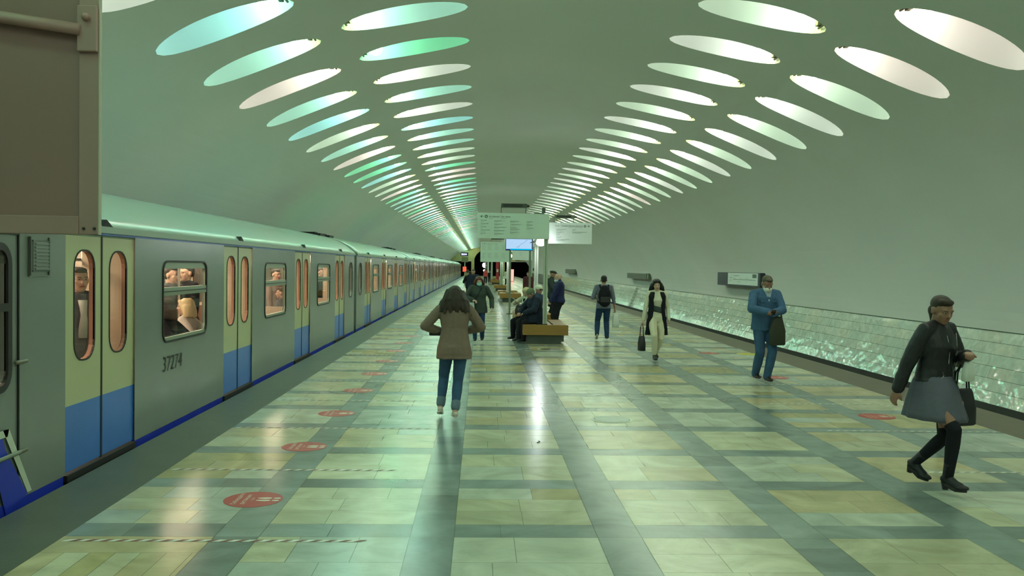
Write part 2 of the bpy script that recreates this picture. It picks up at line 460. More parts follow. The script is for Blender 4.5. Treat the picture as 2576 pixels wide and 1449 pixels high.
# ------------------------------------------------------------------ track walls: tilted marble dado in six courses
def tile_mat():
    m = bpy.data.materials.new('polished wall marble'); m.use_nodes = True
    nt = m.node_tree; b = nt.nodes['Principled BSDF']; L = nt.links.new
    at = nt.nodes.new('ShaderNodeAttribute'); at.attribute_name = 'slab'
    tc = nt.nodes.new('ShaderNodeTexCoord'); n1 = nt.nodes.new('ShaderNodeTexNoise'); n1.inputs['Scale'].default_value = 3; n1.inputs['Detail'].default_value = 6; n1.inputs['Distortion'].default_value = 2
    L(tc.outputs['Object'], n1.inputs['Vector'])
    r = nt.nodes.new('ShaderNodeValToRGB'); e = r.color_ramp.elements; e[0].position = .3; e[0].color = (.8, .82, .8, 1); e[1].position = .7; e[1].color = (1.1, 1.1, 1.08, 1)
    L(n1.outputs['Fac'], r.inputs[0])
    m1 = nt.nodes.new('ShaderNodeMix'); m1.data_type = 'RGBA'; m1.blend_type = 'MULTIPLY'; m1.inputs[0].default_value = 1
    L(at.outputs['Color'], m1.inputs[6]); L(r.outputs[0], m1.inputs[7]); L(m1.outputs[2], b.inputs['Base Color'])
    b.inputs['Roughness'].default_value = .08
    bp = nt.nodes.new('ShaderNodeBump'); bp.inputs['Distance'].default_value = .015; n3 = nt.nodes.new('ShaderNodeTexNoise'); n3.inputs['Scale'].default_value = 4.2; n3.inputs['Detail'].default_value = 1
    L(tc.outputs['Object'], n3.inputs['Vector']); L(n3.outputs['Fac'], bp.inputs['Height']); L(bp.outputs[0], b.inputs['Normal'])
    return m
tmat = tile_mat()
cap_m = mat('dark joint', (.12, .15, .11), .6)
def dado(name, sgn):
    b = MB(); cols = []
    X0 = 8.12; X1 = 8.63          # distance from the centre line, bottom and top
    Z0, Z1 = -.57, .75
    def P(f, y, off=0): return (CX + sgn * (X0 + (X1 - X0) * f - off), y, Z0 + (Z1 - Z0) * f)
    b.quad(P(0, YB, -.006), P(1, YB, -.006), P(1, YE, -.006), P(0, YE, -.006)); cols.append((.06, .07, .055))
    r = random.Random(3 if sgn > 0 else 4)
    for c in range(6):
        y = YB + r.uniform(0, .5)
        while y < YE:
            L_ = r.uniform(.55, .8) if y < 60 else 1.4
            far = y > 60
            base = r.choice(((.58, .63, .56), (.55, .62, .55), (.60, .62, .53), (.52, .59, .53)))
            f0 = (c + .014) / 6; f1 = (c + .986) / 6
            o1, o2, o3, o4 = [r.uniform(0, .006) for _ in range(4)]
            b.quad(P(f0, y + .0008, o1), P(f1, y + .0008, o2), P(f1, y + L_ - .0008, o3), P(f0, y + L_ - .0008, o4)); k_ = r.uniform(.93, 1.06); cols.append(tuple(x * k_ for x in base))
            y += L_
    o = b.build(name, tmat); ca = o.data.color_attributes.new('slab', 'FLOAT_COLOR', 'CORNER'); buf = []
    for i in range(len(b.f)): buf += [*cols[i], 1.0] * 4
    ca.data.foreach_set('color', buf); tag(o, kind='structure')
    t = MB(); 
    t.box(*((CX + sgn * X1 - .03, YB, .749), (CX + sgn * X1 + .06, YE, .757)))
    t.build('trim_3' if sgn > 0 else 'trim_4', cap_m)['kind'] = 'structure'
    t = MB(); xa, xb = sorted((CX + sgn * 8.0, CX + sgn * 8.3)); t.box((xa + (0.1 if sgn > 0 else -.0), YB, -1.3), (xb + (0 if sgn > 0 else -.1), YE, -.57))
    t.build('baseboard_right' if sgn > 0 else 'baseboard_left', conc)['kind'] = 'structure'
    t = MB(); t.box((CX + sgn * 8.7 - .05, YB, -1.4), (CX + sgn * 8.7 + .05, YE, .76)); t.build('wall_right' if sgn > 0 else 'wall_left', conc)['kind'] = 'structure'
dado('wall_right.001', 1); dado('wall_left.001', -1)
# studded strip set into the right-hand dado
b = MB()
for i in range(14):
    f0 = i / 14; f1 = (i + .8) / 14
    p = lambda f, y, o: (CX + 8.12 + .51 * f - o, y, -.57 + 1.32 * f)
    b.quad(p(f0, 53.6, .012), p(f1, 53.6, .012), p(f1, 54.6, .012), p(f0, 54.6, .012), i % 2)
tag(b.build('louvred_strip', [mat('dark louvre', (.10, .12, .09), .5), mat('grey louvre', (.2, .24, .18), .5)]), 'slanting dark louvred strip crossing the marble wall courses', 'wall vent')
# back and end walls
yel = mat('yellow end wall stone', (.46, .40, .17), .6, var=.25, vscale=.7)
def arch_top(x):
    d = abs(x - CX)
    if d < 2.75: return 2.95 + 2.35 * math.sqrt(max(0, 1 - (d / 2.75) ** 2))
    if d < 3.35: return -1.3
    if d < 8.4: return 2.95
    return -1.3
b = MB(); x = CX - 8.62
while x < CX + 8.62:
    xm = x + .05; zt = vaultz(xm) + .15; z0 = arch_top(xm)
    if zt > z0: b.box((x, YE - .6, z0), (x + .1, YE, zt))
    x += .1
b.build('wall_end', yel)['kind'] = 'structure'
maroon = mat('dim escalator hall wall', (.06, .045, .05), .8)
b = MB(); b.box((-9, YE + 14, -1.5), (12, YE + 14.2, 7)); b.box((CX - 3.0, YE, -1.3), (CX - 2.8, YE + 14, 6)); b.box((CX + 2.8, YE, -1.3), (CX + 3.0, YE + 14, 6)); b.box((CX - 3, YE, 6), (CX + 3, YE + 14, 6.2))
b.build('wall_end.001', maroon)['kind'] = 'structure'
b = MB(); b.box((-9, YB - .2, -1.5), (12, YB, 7)); b.build('wall_back', plaster)['kind'] = 'structure'
b = MB(); b.box((CX - 8.4, YE - .75, 2.88), (CX - 3.3, YE - .6, 3.0)); b.box((CX + 3.3, YE - .75, 2.88), (CX + 8.4, YE - .6, 3.0))
b.build('trim_5', mat('pale lintel', (.5, .5, .42), .5))['kind'] = 'structure'
#PART2
# ------------------------------------------------------------------ metro train
TX = -3.47
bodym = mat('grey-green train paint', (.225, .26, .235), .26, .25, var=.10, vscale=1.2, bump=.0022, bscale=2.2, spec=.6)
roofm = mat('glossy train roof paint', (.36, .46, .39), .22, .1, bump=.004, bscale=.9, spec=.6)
ledge = mat('grey gutter ledge', (.26, .32, .26), .4)
creamm = mat('cream door paint', (.47, .48, .28), .34, var=.05, vscale=2, spec=.5)
bluem = mat('blue door paint', (.04, .17, .58), .30, var=.12, vscale=1.5, spec=.5)
skirtm = mat('deep blue skirt paint', (.015, .04, .50), .4)
rubber = mat('black rubber seal', (.012, .012, .012), .5)
alu = mat('brushed window frame', (.30, .35, .26), .35, .4)
inwall = mat('cream carriage lining', (.62, .50, .38), .5, var=.05)
copper = mat('brown window edge', (.38, .18, .12), .35)
seatm = mat('brown seat vinyl', (.16, .07, .04), .45)
steel = mat('polished steel', (.55, .55, .52), .25, .9)
under = mat('black underframe', (.01, .01, .01), .7)
whitep = mat('pale marking paint', (.55, .62, .50), .45)
tube_l = emis('carriage light tube', (1, .76, .52), 12.0)
gl_m = glass()

def rrect(y0, y1, z0, z1, r, n=5):
    pts = []
    for cy, cz, a0 in ((y1 - r, z1 - r, 0), (y0 + r, z1 - r, 90), (y0 + r, z0 + r, 180), (y1 - r, z0 + r, 270)):
        for i in range(n + 1):
            a = math.radians(a0 + 90 * i / n); pts.append((cy + r * math.cos(a), cz + r * math.sin(a)))
    return pts
def plate(b, X, y0, y1, z0, z1, hole=None, depth=.05, mi=0, split=None, mi2=1, mir=None):
    """sheet at plane X facing +X with an optional rounded hole (y0,y1,z0,z1,r) and a reveal running inwards"""
    def q(a0, a1, c0, c1):
        if split is None or c1 <= split: b.quad((X, a0, c0), (X, a1, c0), (X, a1, c1), (X, a0, c1), mi2 if (split is not None) else mi)
        elif c0 >= split: b.quad((X, a0, c0), (X, a1, c0), (X, a1, c1), (X, a0, c1), mi)
        else: q(a0, a1, c0, split); q(a0, a1, split, c1)
    if hole is None: q(y0, y1, z0, z1); return
    h0, h1, g0, g1, r = hole
    m_ = .02
    q(y0, y1, z0, g0 - m_); q(y0, y1, g1 + m_, z1); q(y0, h0 - m_, g0 - m_, g1 + m_); q(h1 + m_, y1, g0 - m_, g1 + m_)
    inn = rrect(h0, h1, g0, g1, r); n = len(inn)
    # outer ring: project each point outwards to the rectangle
    out = []
    cy, cz = (h0 + h1) / 2, (g0 + g1) / 2
    R0, R1, S0, S1 = h0 - m_, h1 + m_, g0 - m_, g1 + m_
    for i, (py, pz) in enumerate(inn):
        k_ = i // 6; j = i % 6
        if k_ == 0: o = (R1, pz if j < 3 else S1) if j < 3 else (py, S1)
        elif k_ == 1: o = (py, S1) if j < 3 else (R0, pz)
        elif k_ == 2: o = (R0, pz) if j < 3 else (py, S0)
        else: o = (py, S0) if j < 3 else (R1, pz)
        out.append(o)
    out2 = []; inn2 = []
    corners = {0: (R1, S1), 1: (R0, S1), 2: (R0, S0), 3: (R1, S0)}
    for i in range(n):
        out2.append(out[i]); inn2.append(inn[i])
        if i % 6 == 2:
            mid = ((inn[i][0] + inn[i + 1][0]) / 2, (inn[i][1] + inn[i + 1][1]) / 2); out2.append(corners[i // 6]); inn2.append(mid)
    n = len(inn2)
    for i in range(n):
        j = (i + 1) % n
        b.quad((X, *inn2[i]), (X, *out2[i]), (X, *out2[j]), (X, *inn2[j]), mi)
        b.quad((X, *inn2[i]), (X, *inn2[j]), (X - depth, *inn2[j]), (X - depth, *inn2[i]), mi if mir is None else mir)
def ring(b, X, h, w, thick, mi=0):
    """rounded frame around hole h, w wide, proud by thick"""
    h0, h1, g0, g1, r = h
    i_ = rrect(h0, h1, g0, g1, r); o_ = rrect(h0 - w, h1 + w, g0 - w, g1 + w, r + w); n = len(i_)
    for a in range(n):
        c = (a + 1) % n
        b.quad((X + thick, *i_[a]), (X + thick, *o_[a]), (X + thick, *o_[c]), (X + thick, *i_[c]), mi)
        b.quad((X + thick, *o_[a]), (X - .002, *o_[a]), (X - .002, *o_[c]), (X + thick, *o_[c]), mi)
        b.quad((X + thick, *i_[a]), (X + thick, *i_[c]), (X - .010, *i_[c]), (X - .010, *i_[a]), mi)
def pane(b, X, h, mi=0):
    pts = rrect(*h); b.add([(X, y, z) for y, z in pts], [tuple(range(len(pts)))], mi)

CL = 17.72                       # length of one car body
def make_car(first):
    root = empty('metro_car')
    if first:
        doors = [1.38 + 4.42 * i for i in range(4)]; wins = [3.55, 7.97, 12.40]; small = [16.74]
    else:
        doors = [1.72 + 4.4 * i for i in range(4)]; wins = [3.92, 8.32, 12.72]; small = [.42, 16.72]
        wins = [3.68, 8.08, 12.48]
    DW = 1.44; WW = 1.52
    ZB, ZT = .04, 2.085
    b = MB(); cut = []
    for d in doors: cut.append((d, d + DW, 'd'))
    for x in wins: cut.append((x, x + WW, 'w'))
    for x in small: cut.append((x, x + .68, 's'))
    if first: cut.append((.02, .66, 'c'))
    cut.sort(); y = 0.0
    for a, e, kd in cut:
        if a > y: plate(b, TX, y, a, ZB, ZT)
        if kd == 'w': plate(b, TX, a, e, ZB, ZT, (a + .03, e - .03, .975, 1.845, .11))
        if kd == 's': plate(b, TX, a, e, ZB, ZT, (a + .08, e - .08, .99, 1.90, .20))
        if kd == 'd': b.box((TX - .09, a - .0, -.02), (TX + .02, e, .035), 2); b.quad((TX - .05, a, ZT - .02), (TX - .05, e, ZT - .02), (TX, e, ZT), (TX, a, ZT), 2)
        if kd == 'c': pass
        y = e
    plate(b, TX, y, CL, ZB, ZT)
    # far side, ends, floor
    XF = TX - 2.66
    b.box((XF, 0, ZB), (XF + .04, CL, 2.1)); b.box((XF, 0, -.05), (TX - .04, CL, .03), 2)
    for y_ in (0, CL - .06): b.box((XF, y_, -.05), (TX - .002, y_ + .06, 2.62 if False else 2.2))
    # ledge and dark blue line under the roof
    b.box((TX - .03, 0, 2.085), (TX + .004, CL, 2.105), 3); b.box((TX - .03, 0, 2.105), (TX + .035, CL, 2.165), 1)
    b.build('body', [bodym, ledge, under, bluem], root)
    # roof
    prof = [(TX + .02, 2.165), (TX - .06, 2.24), (TX - .22, 2.37), (TX - .45, 2.50), (TX - .75, 2.60), (TX - 1.33, 2.67), (TX - 1.9, 2.60), (TX - 2.25, 2.47), (TX - 2.5, 2.3), (XF, 2.1)]
    b = MB(); rings = [[(x, y_, z) for x, z in prof] + [(XF, y_, 2.06), (TX - .02, y_, 2.06)] for y_ in [i * CL / 24 for i in range(25)]]
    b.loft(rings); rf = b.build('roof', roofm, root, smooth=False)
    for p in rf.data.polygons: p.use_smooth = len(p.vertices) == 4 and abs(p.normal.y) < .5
    for y_ in (.45, CL - .5):
        b = MB(); b.box((TX - 1.9, y_ - .35, 2.6), (TX - .78, y_ + .35, 2.67)); b.box((TX - 1.7, y_ - .2, 2.67), (TX - .95, y_ + .2, 2.71)); b.build('roof_vent', under, root)
    # skirt
    yy = 0
    for d in doors: b = MB(); b.box((TX - .04, yy, -.5), (TX - .004, d - .02, .045)); b.build('skirt', skirtm, root); yy = d + DW + .02
    b = MB(); b.box((TX - .04, yy, -.5), (TX - .004, CL, .045)); b.build('skirt', skirtm, root)
    b = MB(); b.box((XF + .1, .2, -1.1), (TX - .06, CL - .2, -.05)); b.build('underframe', under, root)
    # doors
    for d in doors:
        for s_ in (0, 1):
            y0 = d + .002 + s_ * DW / 2; y1 = d + DW / 2 if s_ == 0 else d + DW - .002
            ye = y1 + (.07 if s_ else 0)
            h = (y0 + .17, y1 - .17, .985, 1.935, .155)
            if s_ == 0: h = (y0 + .19, y1 - .15, .985, 1.935, .155)
            b = MB(); plate(b, TX - .018, y0, ye, ZB + .01, ZT - .012, h, .045, 0, .61, 1, 3)
            pass
            pass
            lf = b.build('door_leaf', [creamm, bluem, rubber, copper], root)
            b = MB(); ring(b, TX - .018, h, .014, .006); 
            inn = (h[0] + .004, h[1] - .004, h[2] + .004, h[3] - .004, .15)
            b.build('window_seal', rubber, lf)
            b = MB(); pane(b, TX - .05, h); b.build('window_pane', gl_m, lf)
            pass
        b = MB(); b.box((TX - .03, d + DW / 2 - .013, ZB), (TX - .012, d + DW / 2 + .013, ZT)); b.build('door_seal', rubber, root)
        b = MB(); b.add([(TX + .03, d + DW * .45, 2.16), (TX + .03, d + DW * .6, 2.16), (TX + .03, d + DW * .5, 2.23), (TX - .05, d + DW * .45, 2.17), (TX - .05, d + DW * .6, 2.17), (TX - .05, d + DW * .5, 2.23)], [(0, 1, 2), (3, 5, 4), (0, 3, 4, 1), (1, 4, 5, 2), (2, 5, 3, 0)])
        b.build('door_signal', under, root)
    for x in wins:
        h = (x + .03, x + WW - .03, .975, 1.845, .11)
        b = MB(); ring(b, TX, h, .022, .012, 0)
        hi = (h[0] + .02, h[1] - .02, h[2] + .02, h[3] - .02, .10)
        ring(b, TX - .012, hi, .02, .006, 1)
        b.box((TX - .04, h[0], 1.475), (TX + .006, h[1], 1.565), 1); b.box((TX - .02, h[0], 1.515), (TX + .014, h[1], 1.525), 0)
        b.box((TX - .03, h[0] + .05, h[3] - .07), (TX - .002, h[1] - .05, h[3] - .02), 1); b.box((TX - .03, h[0] + .05, h[2]), (TX + .004, h[1] - .05, h[2] + .035), 1)
        fr = b.build('window_frame', [rubber, alu], root)
        b = MB(); pane(b, TX - .035, h); b.build('window_pane', gl_m, fr)
    for x in small:
        h = (x + .08, x + .60, .99, 1.90, .20)
        b = MB(); ring(b, TX, h, .014, .008); fr = b.build('window_frame', rubber, root)
        b = MB(); pane(b, TX - .035, h); b.build('window_pane', gl_m, fr)
    if first:
        h = (.12, .50, .93, 1.92, .10)
        b = MB(); plate(b, TX - .012, .02, .655, ZB, ZT - .05, h, .05); cd = b.build('cab_door', bodym, root)
        b = MB(); ring(b, TX - .012, h, .055, .02); b.box((TX - .03, .1, 1.47), (TX + .01, .52, 1.53)); b.build('window_seal', rubber, cd)
        b = MB(); pane(b, TX - .05, h); b.build('window_pane', gl_m, cd)
        b = MB(); b.box((TX - .02, .655, ZB), (TX + .001, .668, ZT - .04)); b.box((TX - .02, .02, ZT - .05), (TX + .001, .668, ZT - .04)); b.build('door_seal', rubber, cd)
        for z in (1.08, .40):
            b = MB(); b.cap((TX + .015, .60, z), .016, (TX + .015, .74, z), .014); b.build('hinge', mat('tarnished hinge', (.16, .15, .11), .45, .5), cd)
        b = MB(); b.tube([(TX + .03, -.1, .40), (TX + .03, .62, .405)], .016); b.build('grab_rail', mat('grey rail paint', (.17, .2, .15), .5), cd)
        # painted chevron: pale outline, blue inside
        b = MB(); X = TX + .004
        b.quad((X, -.1, .60), (X, .52, .60), (X, .50, .545), (X, -.1, .545), 0)
        b.quad((X, .44, .60), (X, .52, .60), (X, .84, .06), (X, .775, .06), 0)
        b.quad((X, -.1, .545), (X, .43, .545), (X, .48, .44), (X, -.1, .44), 1)
        b.quad((X, .33, .44), (X, .48, .44), (X, .775, .05), (X, .56, .0), 1)
        b.quad((X, .33, .44), (X, .56, .0), (X, .50, -.1), (X, .30, .44), 1)
        b.build('chevron_marking', [whitep, skirtm], root)
        b = MB(); b.box((TX, .79, 1.72), (TX + .012, 1.13, 2.03), 0); b.box((TX + .012, .83, 1.765), (TX + .02, 1.07, 2.0), 0)
        for i in range(8): b.box((TX + .018, .85, 1.775 + .028 * i), (TX + .03, 1.05, 1.787 + .028 * i), 0)
        for z_ in (1.765, 2.0): b.box((TX + .012, .82, z_ - .004), (TX + .024, 1.08, z_ + .004), 1)
        for y_ in (.79, 1.07): b.box((TX + .005, y_ - .006, 1.73), (TX + .024, y_ + .006, 2.03), 1)
        b.build('louvre_vent', [bodym, mat('vent rim', (.08, .10, .08), .5)], root)
        text('37274', 'car_number', .235, mat('faded number paint', (.018, .022, .018), .6), root, (TX + .006, 3.555, .64), (PI / 2, 0, PI / 2), sx=1.05, shear=.12)
    # interior
    b = MB()
    b.quad((XF + .05, 0, .03), (XF + .05, CL, .03), (XF + .05, CL, 2.1), (XF + .05, 0, 2.1)); b.quad((XF, 0, 2.06), (XF, CL, 2.06), (TX - .08, CL, 2.06), (TX - .08, 0, 2.06))
    for d in doors:                                           # stanchion screens beside the doors
        for y_, z_ in ((d - .1, 1.05), (d + DW + .06, 1.95)): b.box((TX - .55, y_, .45), (TX - .10, y_ + .03, z_))
    b.build('lining', inwall, root)
    b = MB()
    for x in wins:
        b.box((XF + .05, x, 1.0), (XF + .07, x + WW, 1.85))
    for d in doors: b.box((XF + .05, d + .12, 1.0), (XF + .07, d + .55, 1.9)); b.box((XF + .05, d + .85, 1.0), (XF + .07, d + 1.3, 1.9))
    b.build('far_window', mat('dark far window', (.10, .085, .07), .25), root)
    b = MB()
    for x in (TX - .95, TX - 1.75): b.box((x - .07, .8, 2.0), (x + .07, CL - .3, 2.05))
    b.build('light_strip', tube_l, root)
    b = MB()
    for x in wins:
        b.box((TX - .55, x - .5, .35), (TX - .12, x + 2.0, .48)); b.box((TX - .20, x - .5, .48), (TX - .12, x + 2.0, .93))
        b.box((XF + .08, x - .5, .35), (XF + .55, x + 2.0, .48)); b.box((XF + .08, x - .5, .48), (XF + .16, x + 2.0, .93))
    b.build('seat_bench', seatm, root)
    b = MB()
    for d in doors:
        for y_ in (d - .12, d + DW + .1): b.tube([(TX - .56, y_, .4), (TX - .56, y_, 2.06)], .018, 8)
    for x in (TX - .62, TX - 2.0): b.tube([(x, .9, 1.86), (x, CL - .4, 1.86)], .016, 8)
    b.build('handrail', steel, root)
    return root
car_lab = ['nearest grey metro car with driver door, white-outlined blue chevron and number 37274', 'second metro car from the front of the picture, cream and blue doors',
           'third metro car from the front, seen at a sharp angle', 'fourth metro car along the platform', 'fifth metro car along the platform', 'sixth metro car along the platform', 'seventh metro car, far down the platform', 'last metro car at the far end of the train by the tunnel']
cars = [make_car(True), make_car(False)]
for i in range(8):
    o = cars[i] if i < 2 else copy_tree(cars[1])
    o.location = (0, 5.9 + 18.0 * i + (.0 if i == 0 else .14), 0)
    tag(o, car_lab[i], 'metro car', 'cars of the waiting train')
bell = mat('grey gangway rubber', (.10, .12, .10), .55)
for i in range(7):
    y0 = 5.9 + 18 * (i + 1) + (-.275 if i == 0 else -.135); y1 = 5.9 + 18 * (i + 1) + .135; b = MB()
    b.box((TX - 2.4, y0, 0), (TX - .14, y1, 2.25))
    tag(b.build('gangway', bell), 'dark gap and buffer between the %s and %s metro cars' % (ORD[i], ORD[i + 1]), 'coupling', 'gaps between the metro cars')

#PART3
# ------------------------------------------------------------------ cabinet hanging at the platform end, upper left
cabm = mat('pinkish grey cabinet paint', (.29, .155, .135), .55, var=.10, vscale=1.2)
cabf = mat('cabinet frame paint', (.37, .21, .185), .5, var=.08, vscale=2)
edge = mat('pale cabinet edge', (.45, .42, .33), .5)
cab = empty('mirror_cabinet', (-3.4, 5.0, 2.0))
b = MB(); b.box((0, 0.015, .02), (1.19, .04, 2.4)); b.build('panel', cabm, cab)
b = MB(); b.box((1.09, 0, .0), (1.2, .02, 2.4)); bevel(b.build('side_strip', cabf, cab), .004)
b = MB(); b.box((0, -.004, .0), (1.09, .02, .105)); bevel(b.build('bottom_strip', cabf, cab), .004)
b = MB(); b.box((1.2, .0, .0), (1.206, .03, 2.4)); b.build('edge_profile', edge, cab)
b = MB(); b.tube([(0, -.03, 1.21), (.55, -.035, 1.235), (1.11, -.03, 1.16)], .034); b.tube([(0, -.06, 1.30), (.62, -.05, 1.245)], .026)
b.build('bracket_pipe', cabf, cab, smooth=True)
b = MB(); b.box((1.09, -.03, 1.04), (1.2, 0, 1.30)); b.cap((1.145, -.045, 1.23), .022, (1.145, -.02, 1.23), .022); bevel(b.build('flange', cabf, cab), .006)
for y_ in (1.12, 1.18):
    b = MB(); b.cap((y_, -.004, .035), .009, (y_, .0, .035), .009); b.build('screw', dark, cab)
b = MB(); b.tube([(.15, .08, 1.4), (.15, .08, 3.5)], .04); b.build('hanger_pipe', cabf, cab)
tag(cab, 'pinkish grey metal cabinet with pipe bracket hanging at the upper left corner', 'cabinet')

# ------------------------------------------------------------------ benches with sign posts down the middle
wood = mat('varnished bench wood', (.28, .155, .035), .38, var=.22, vscale=2.2, bump=.001, bscale=8, stretch=(1, 6, 6))
basem = mat('dark bench stone', (.06, .075, .065), .4, var=.35, vscale=3)
basel = mat('grey bench stone', (.15, .17, .15), .45, var=.2, vscale=3)
def bench(y, label, L=2.2):
    r = empty('bench', (1.58, y, 0))
    b = MB(); b.box((-.43, .1, 0), (.38, L - .1, .23)); b.build('base', basem, r)
    b = MB(); b.box((.38, .25, .05), (.47, L - .25, .22)); b.build('plinth_block', basel, r)
    b = MB(); b.box((-.55, -.0, .22), (.55, .09, .47)); bevel(b.build('end_plank', wood, r), .008)
    b = MB(); b.box((-.55, L - .09, .22), (.55, L, .47)); bevel(b.build('end_plank', wood, r), .008)
    for x0 in (-.55, -.17, .21):
        b = MB(); b.box((x0, .095, .40), (x0 + .335, L - .095, .465)); bevel(b.build('seat_plank', wood, r), .006)
    for x0 in (-.55, .50):
        b = MB(); b.box((x0, .095, .24), (x0 + .05, L - .095, .395)); b.build('side_plank', wood, r)
    tag(r, label, 'bench', 'wooden benches along the platform middle'); return r
postm = mat('pale green post paint', (.40, .46, .36), .38, .2)
postw = mat('off-white post paint', (.62, .64, .58), .38, .1)
signm = mat('pale green-white sign board', (.54, .66, .56), .5)
signw = mat('white sign board', (.66, .70, .68), .5)
ink = mat('black sign lettering', (.012, .02, .015), .6)
ink2 = mat('grey sign lettering', (.10, .15, .11), .6)
fixm = mat('dark lamp housing', (.055, .07, .05), .45)
fixg = mat('olive lamp housing', (.12, .15, .10), .45)
spot_e = emis('spotlight glow', (.92, 1, .98), 40)
def post(x, y, z0, z1, mtl, label, w=.105, dy=0, spot=None):
    r = empty('post', (x, y, z0))
    for s_ in (-1, 1):
        b = MB(); b.box((s_ * w * .27 - w * .23, -.03, 0), (s_ * w * .27 + w * .23, .03, z1 - z0)); bevel(b.build('channel', mtl, r), .004)
    b = MB(); b.box((-.01, -.012, 0.01), (.01, .02, z1 - z0 - .01)); b.build('groove', dark, r)
    b = MB(); b.box((-w * .62, -.05, 0), (w * .62, .05, .02)); b.build('foot_plate', dark, r)
    tag(r, label, 'post'); return r
def arrow(b, x, z, s, y, d):
    b.box((min(x, x + d * s * 2.2), y - .002, z - s * .16), (max(x, x + d * s * 2.2), y, z + s * .16))
    for q in (-1, 1):
        b.add([(x, y - .002, z), (x + d * s, y - .002, z + q * s), (x + d * s * 1.35, y - .002, z + q * s), (x + d * s * .45, y - .002, z)], [(0, 1, 2, 3) if q * d > 0 else (3, 2, 1, 0)])
def circ(b, x, z, r0, r1, y, n=20):
    for i in range(n):
        a, c = 2 * PI * i / n, 2 * PI * (i + 1) / n
        b.add([(x + r0 * math.cos(a), y, z + r0 * math.sin(a)), (x + r1 * math.cos(a), y, z + r1 * math.sin(a)), (x + r1 * math.cos(c), y, z + r1 * math.sin(c)), (x + r0 * math.cos(c), y, z + r0 * math.sin(c))], [(3, 2, 1, 0)])
def sign(x0, x1, y, z0, z1, kind, label, mtl):
    r = empty('station_sign', (x0, y, z0)); W = x1 - x0; H = z1 - z0
    b = MB(); b.box((0, 0, 0), (W, .05, H)); bevel(b.build('board', mtl, r), .004)
    Y = -.003
    if kind == 'north':
        b = MB(); arrow(b, .065, H - .085, .032, Y, 1); circ(b, .205, H - .085, .022, .036, Y); b.build('arrow_mark', ink, r)
        text('9', 'line_number', .04, ink, r, (.205, Y, H - .098), align='CENTER')
        text('Алтуфьево', 'direction_text', .050, ink, r, (.265, Y, H - .102)); text('Altufyevo', 'direction_text', .026, ink2, r, (.265, Y, H - .135))
        text('На север', 'direction_text', .050, ink, r, (.565, Y, H - .102)); text('Northbound', 'direction_text', .026, ink2, r, (.565, Y, H - .135))
        b = MB(); b.box((.548, Y - .002, H - .14), (.551, Y, H - .055)); b.build('divider', ink2, r)
        colm = [(.07, ['Нагорная', 'Нагатинская', 'Тульская', 'Серпуховская ●', 'Полянка'], .176, ['Nagornaya', 'Nagatinskaya', 'Tulskaya', 'Serpukhovskaya', 'Polyanka']),
                (.395, ['Боровицкая ①③④', 'Чеховская ② ⑦', 'Цветной бульвар ⑩', 'Менделеевская ●', 'Савёловская ⑪'], .186, ['Borovitskaya', 'Chekhovskaya', 'Tsvetnoy Bulvar', 'Mendeleevskaya', 'Savyolovskaya']),
                (.78, ['Дмитровская', 'Тимирязевская ⑬', 'Петровско-', 'Разумовская ⑩', 'Владыкино ⑭'], .19, ['Dmitrovskaya', 'Timiryazevskaya', '', 'Petrovsko-Razumovskaya', 'Vladykino']),
                (1.175, ['Отрадное', 'Бибирево', 'Алтуфьево'], .195, ['Otradnoe', 'Bibirevo', 'Altufyevo'])]
        for cx, lines, top, en in colm:
            z = H - top
            for i, (a_, e_) in enumerate(zip(lines, en)):
                text(a_.replace('①③④', '1 3 4').replace('② ⑦', '2 7').replace('⑩', '10').replace('⑪', '11').replace('⑬', '13').replace('⑭', '14').replace('●', '5'), 'station_name', .031, ink, r, (cx, Y, z - .012))
                if e_: text(e_, 'station_name', .018, ink2, r, (cx, Y, z - .040))
                z -= .037 if a_ == 'Петровско-' else .077
    if kind == 'south':
        b = MB(); arrow(b, W - .075, H - .10, .032, Y, -1); circ(b, W - .215, H - .10, .022, .036, Y); b.build('arrow_mark', ink, r)
        text('9', 'line_number', .04, ink, r, (W - .215, Y, H - .113), align='CENTER')
        text('На юг  |  Бульвар Дмитрия Донского', 'direction_text', .055, ink, r, (W - .28, Y, H - .115), align='RIGHT', sx=.86)
        text('Southbound      Bulvar Dmitriya Donskogo', 'direction_text', .025, ink2, r, (W - .28, Y, H - .147), align='RIGHT')
        for cx, lines in ((W - 1.09, ['Севастопольская', 'Чертановская', 'Южная', 'Пражская', 'Улица Академика Янгеля']), (W - .60, ['Аннино', 'Бульвар Дмитрия Донского'])):
            for i, a_ in enumerate(lines):
                text(a_, 'station_name', .033, ink, r, (cx, Y, H - .215 - .077 * i))
                b = MB(); b.box((cx, Y - .001, H - .240 - .077 * i), (cx + .012 * len(a_), Y, H - .234 - .077 * i)); b.build('station_name', ink2, r)
    if kind in ('far', 'farw'):
        if kind == 'far':
            text('Алтуфьево  На север', 'direction_text', .06, ink2, r, (.26, Y, H - .11))
            b = MB(); arrow(b, .06, H - .09, .03, Y, 1); circ(b, .2, H - .09, .02, .035, Y); b.build('arrow_mark', ink2, r)
            blocks = [(cx, H - .19 - q) for cx in (.07, .38, .74, 1.1) for q in (0, .42)]
        else: blocks = [(W * .35, H - .12)]
        names = ['Нагорная', 'Нагатинская', 'Тульская', 'Чеховская', 'Дмитровская', 'Отрадное', 'Бибирево']
        b_i = 0
        for cx, z in blocks:
            for i in range(4): text(names[b_i % 7], 'station_name', .034, ink2, r, (cx, Y, z - .07 * i)); b_i += 1
    tag(r, label, 'sign'); return r
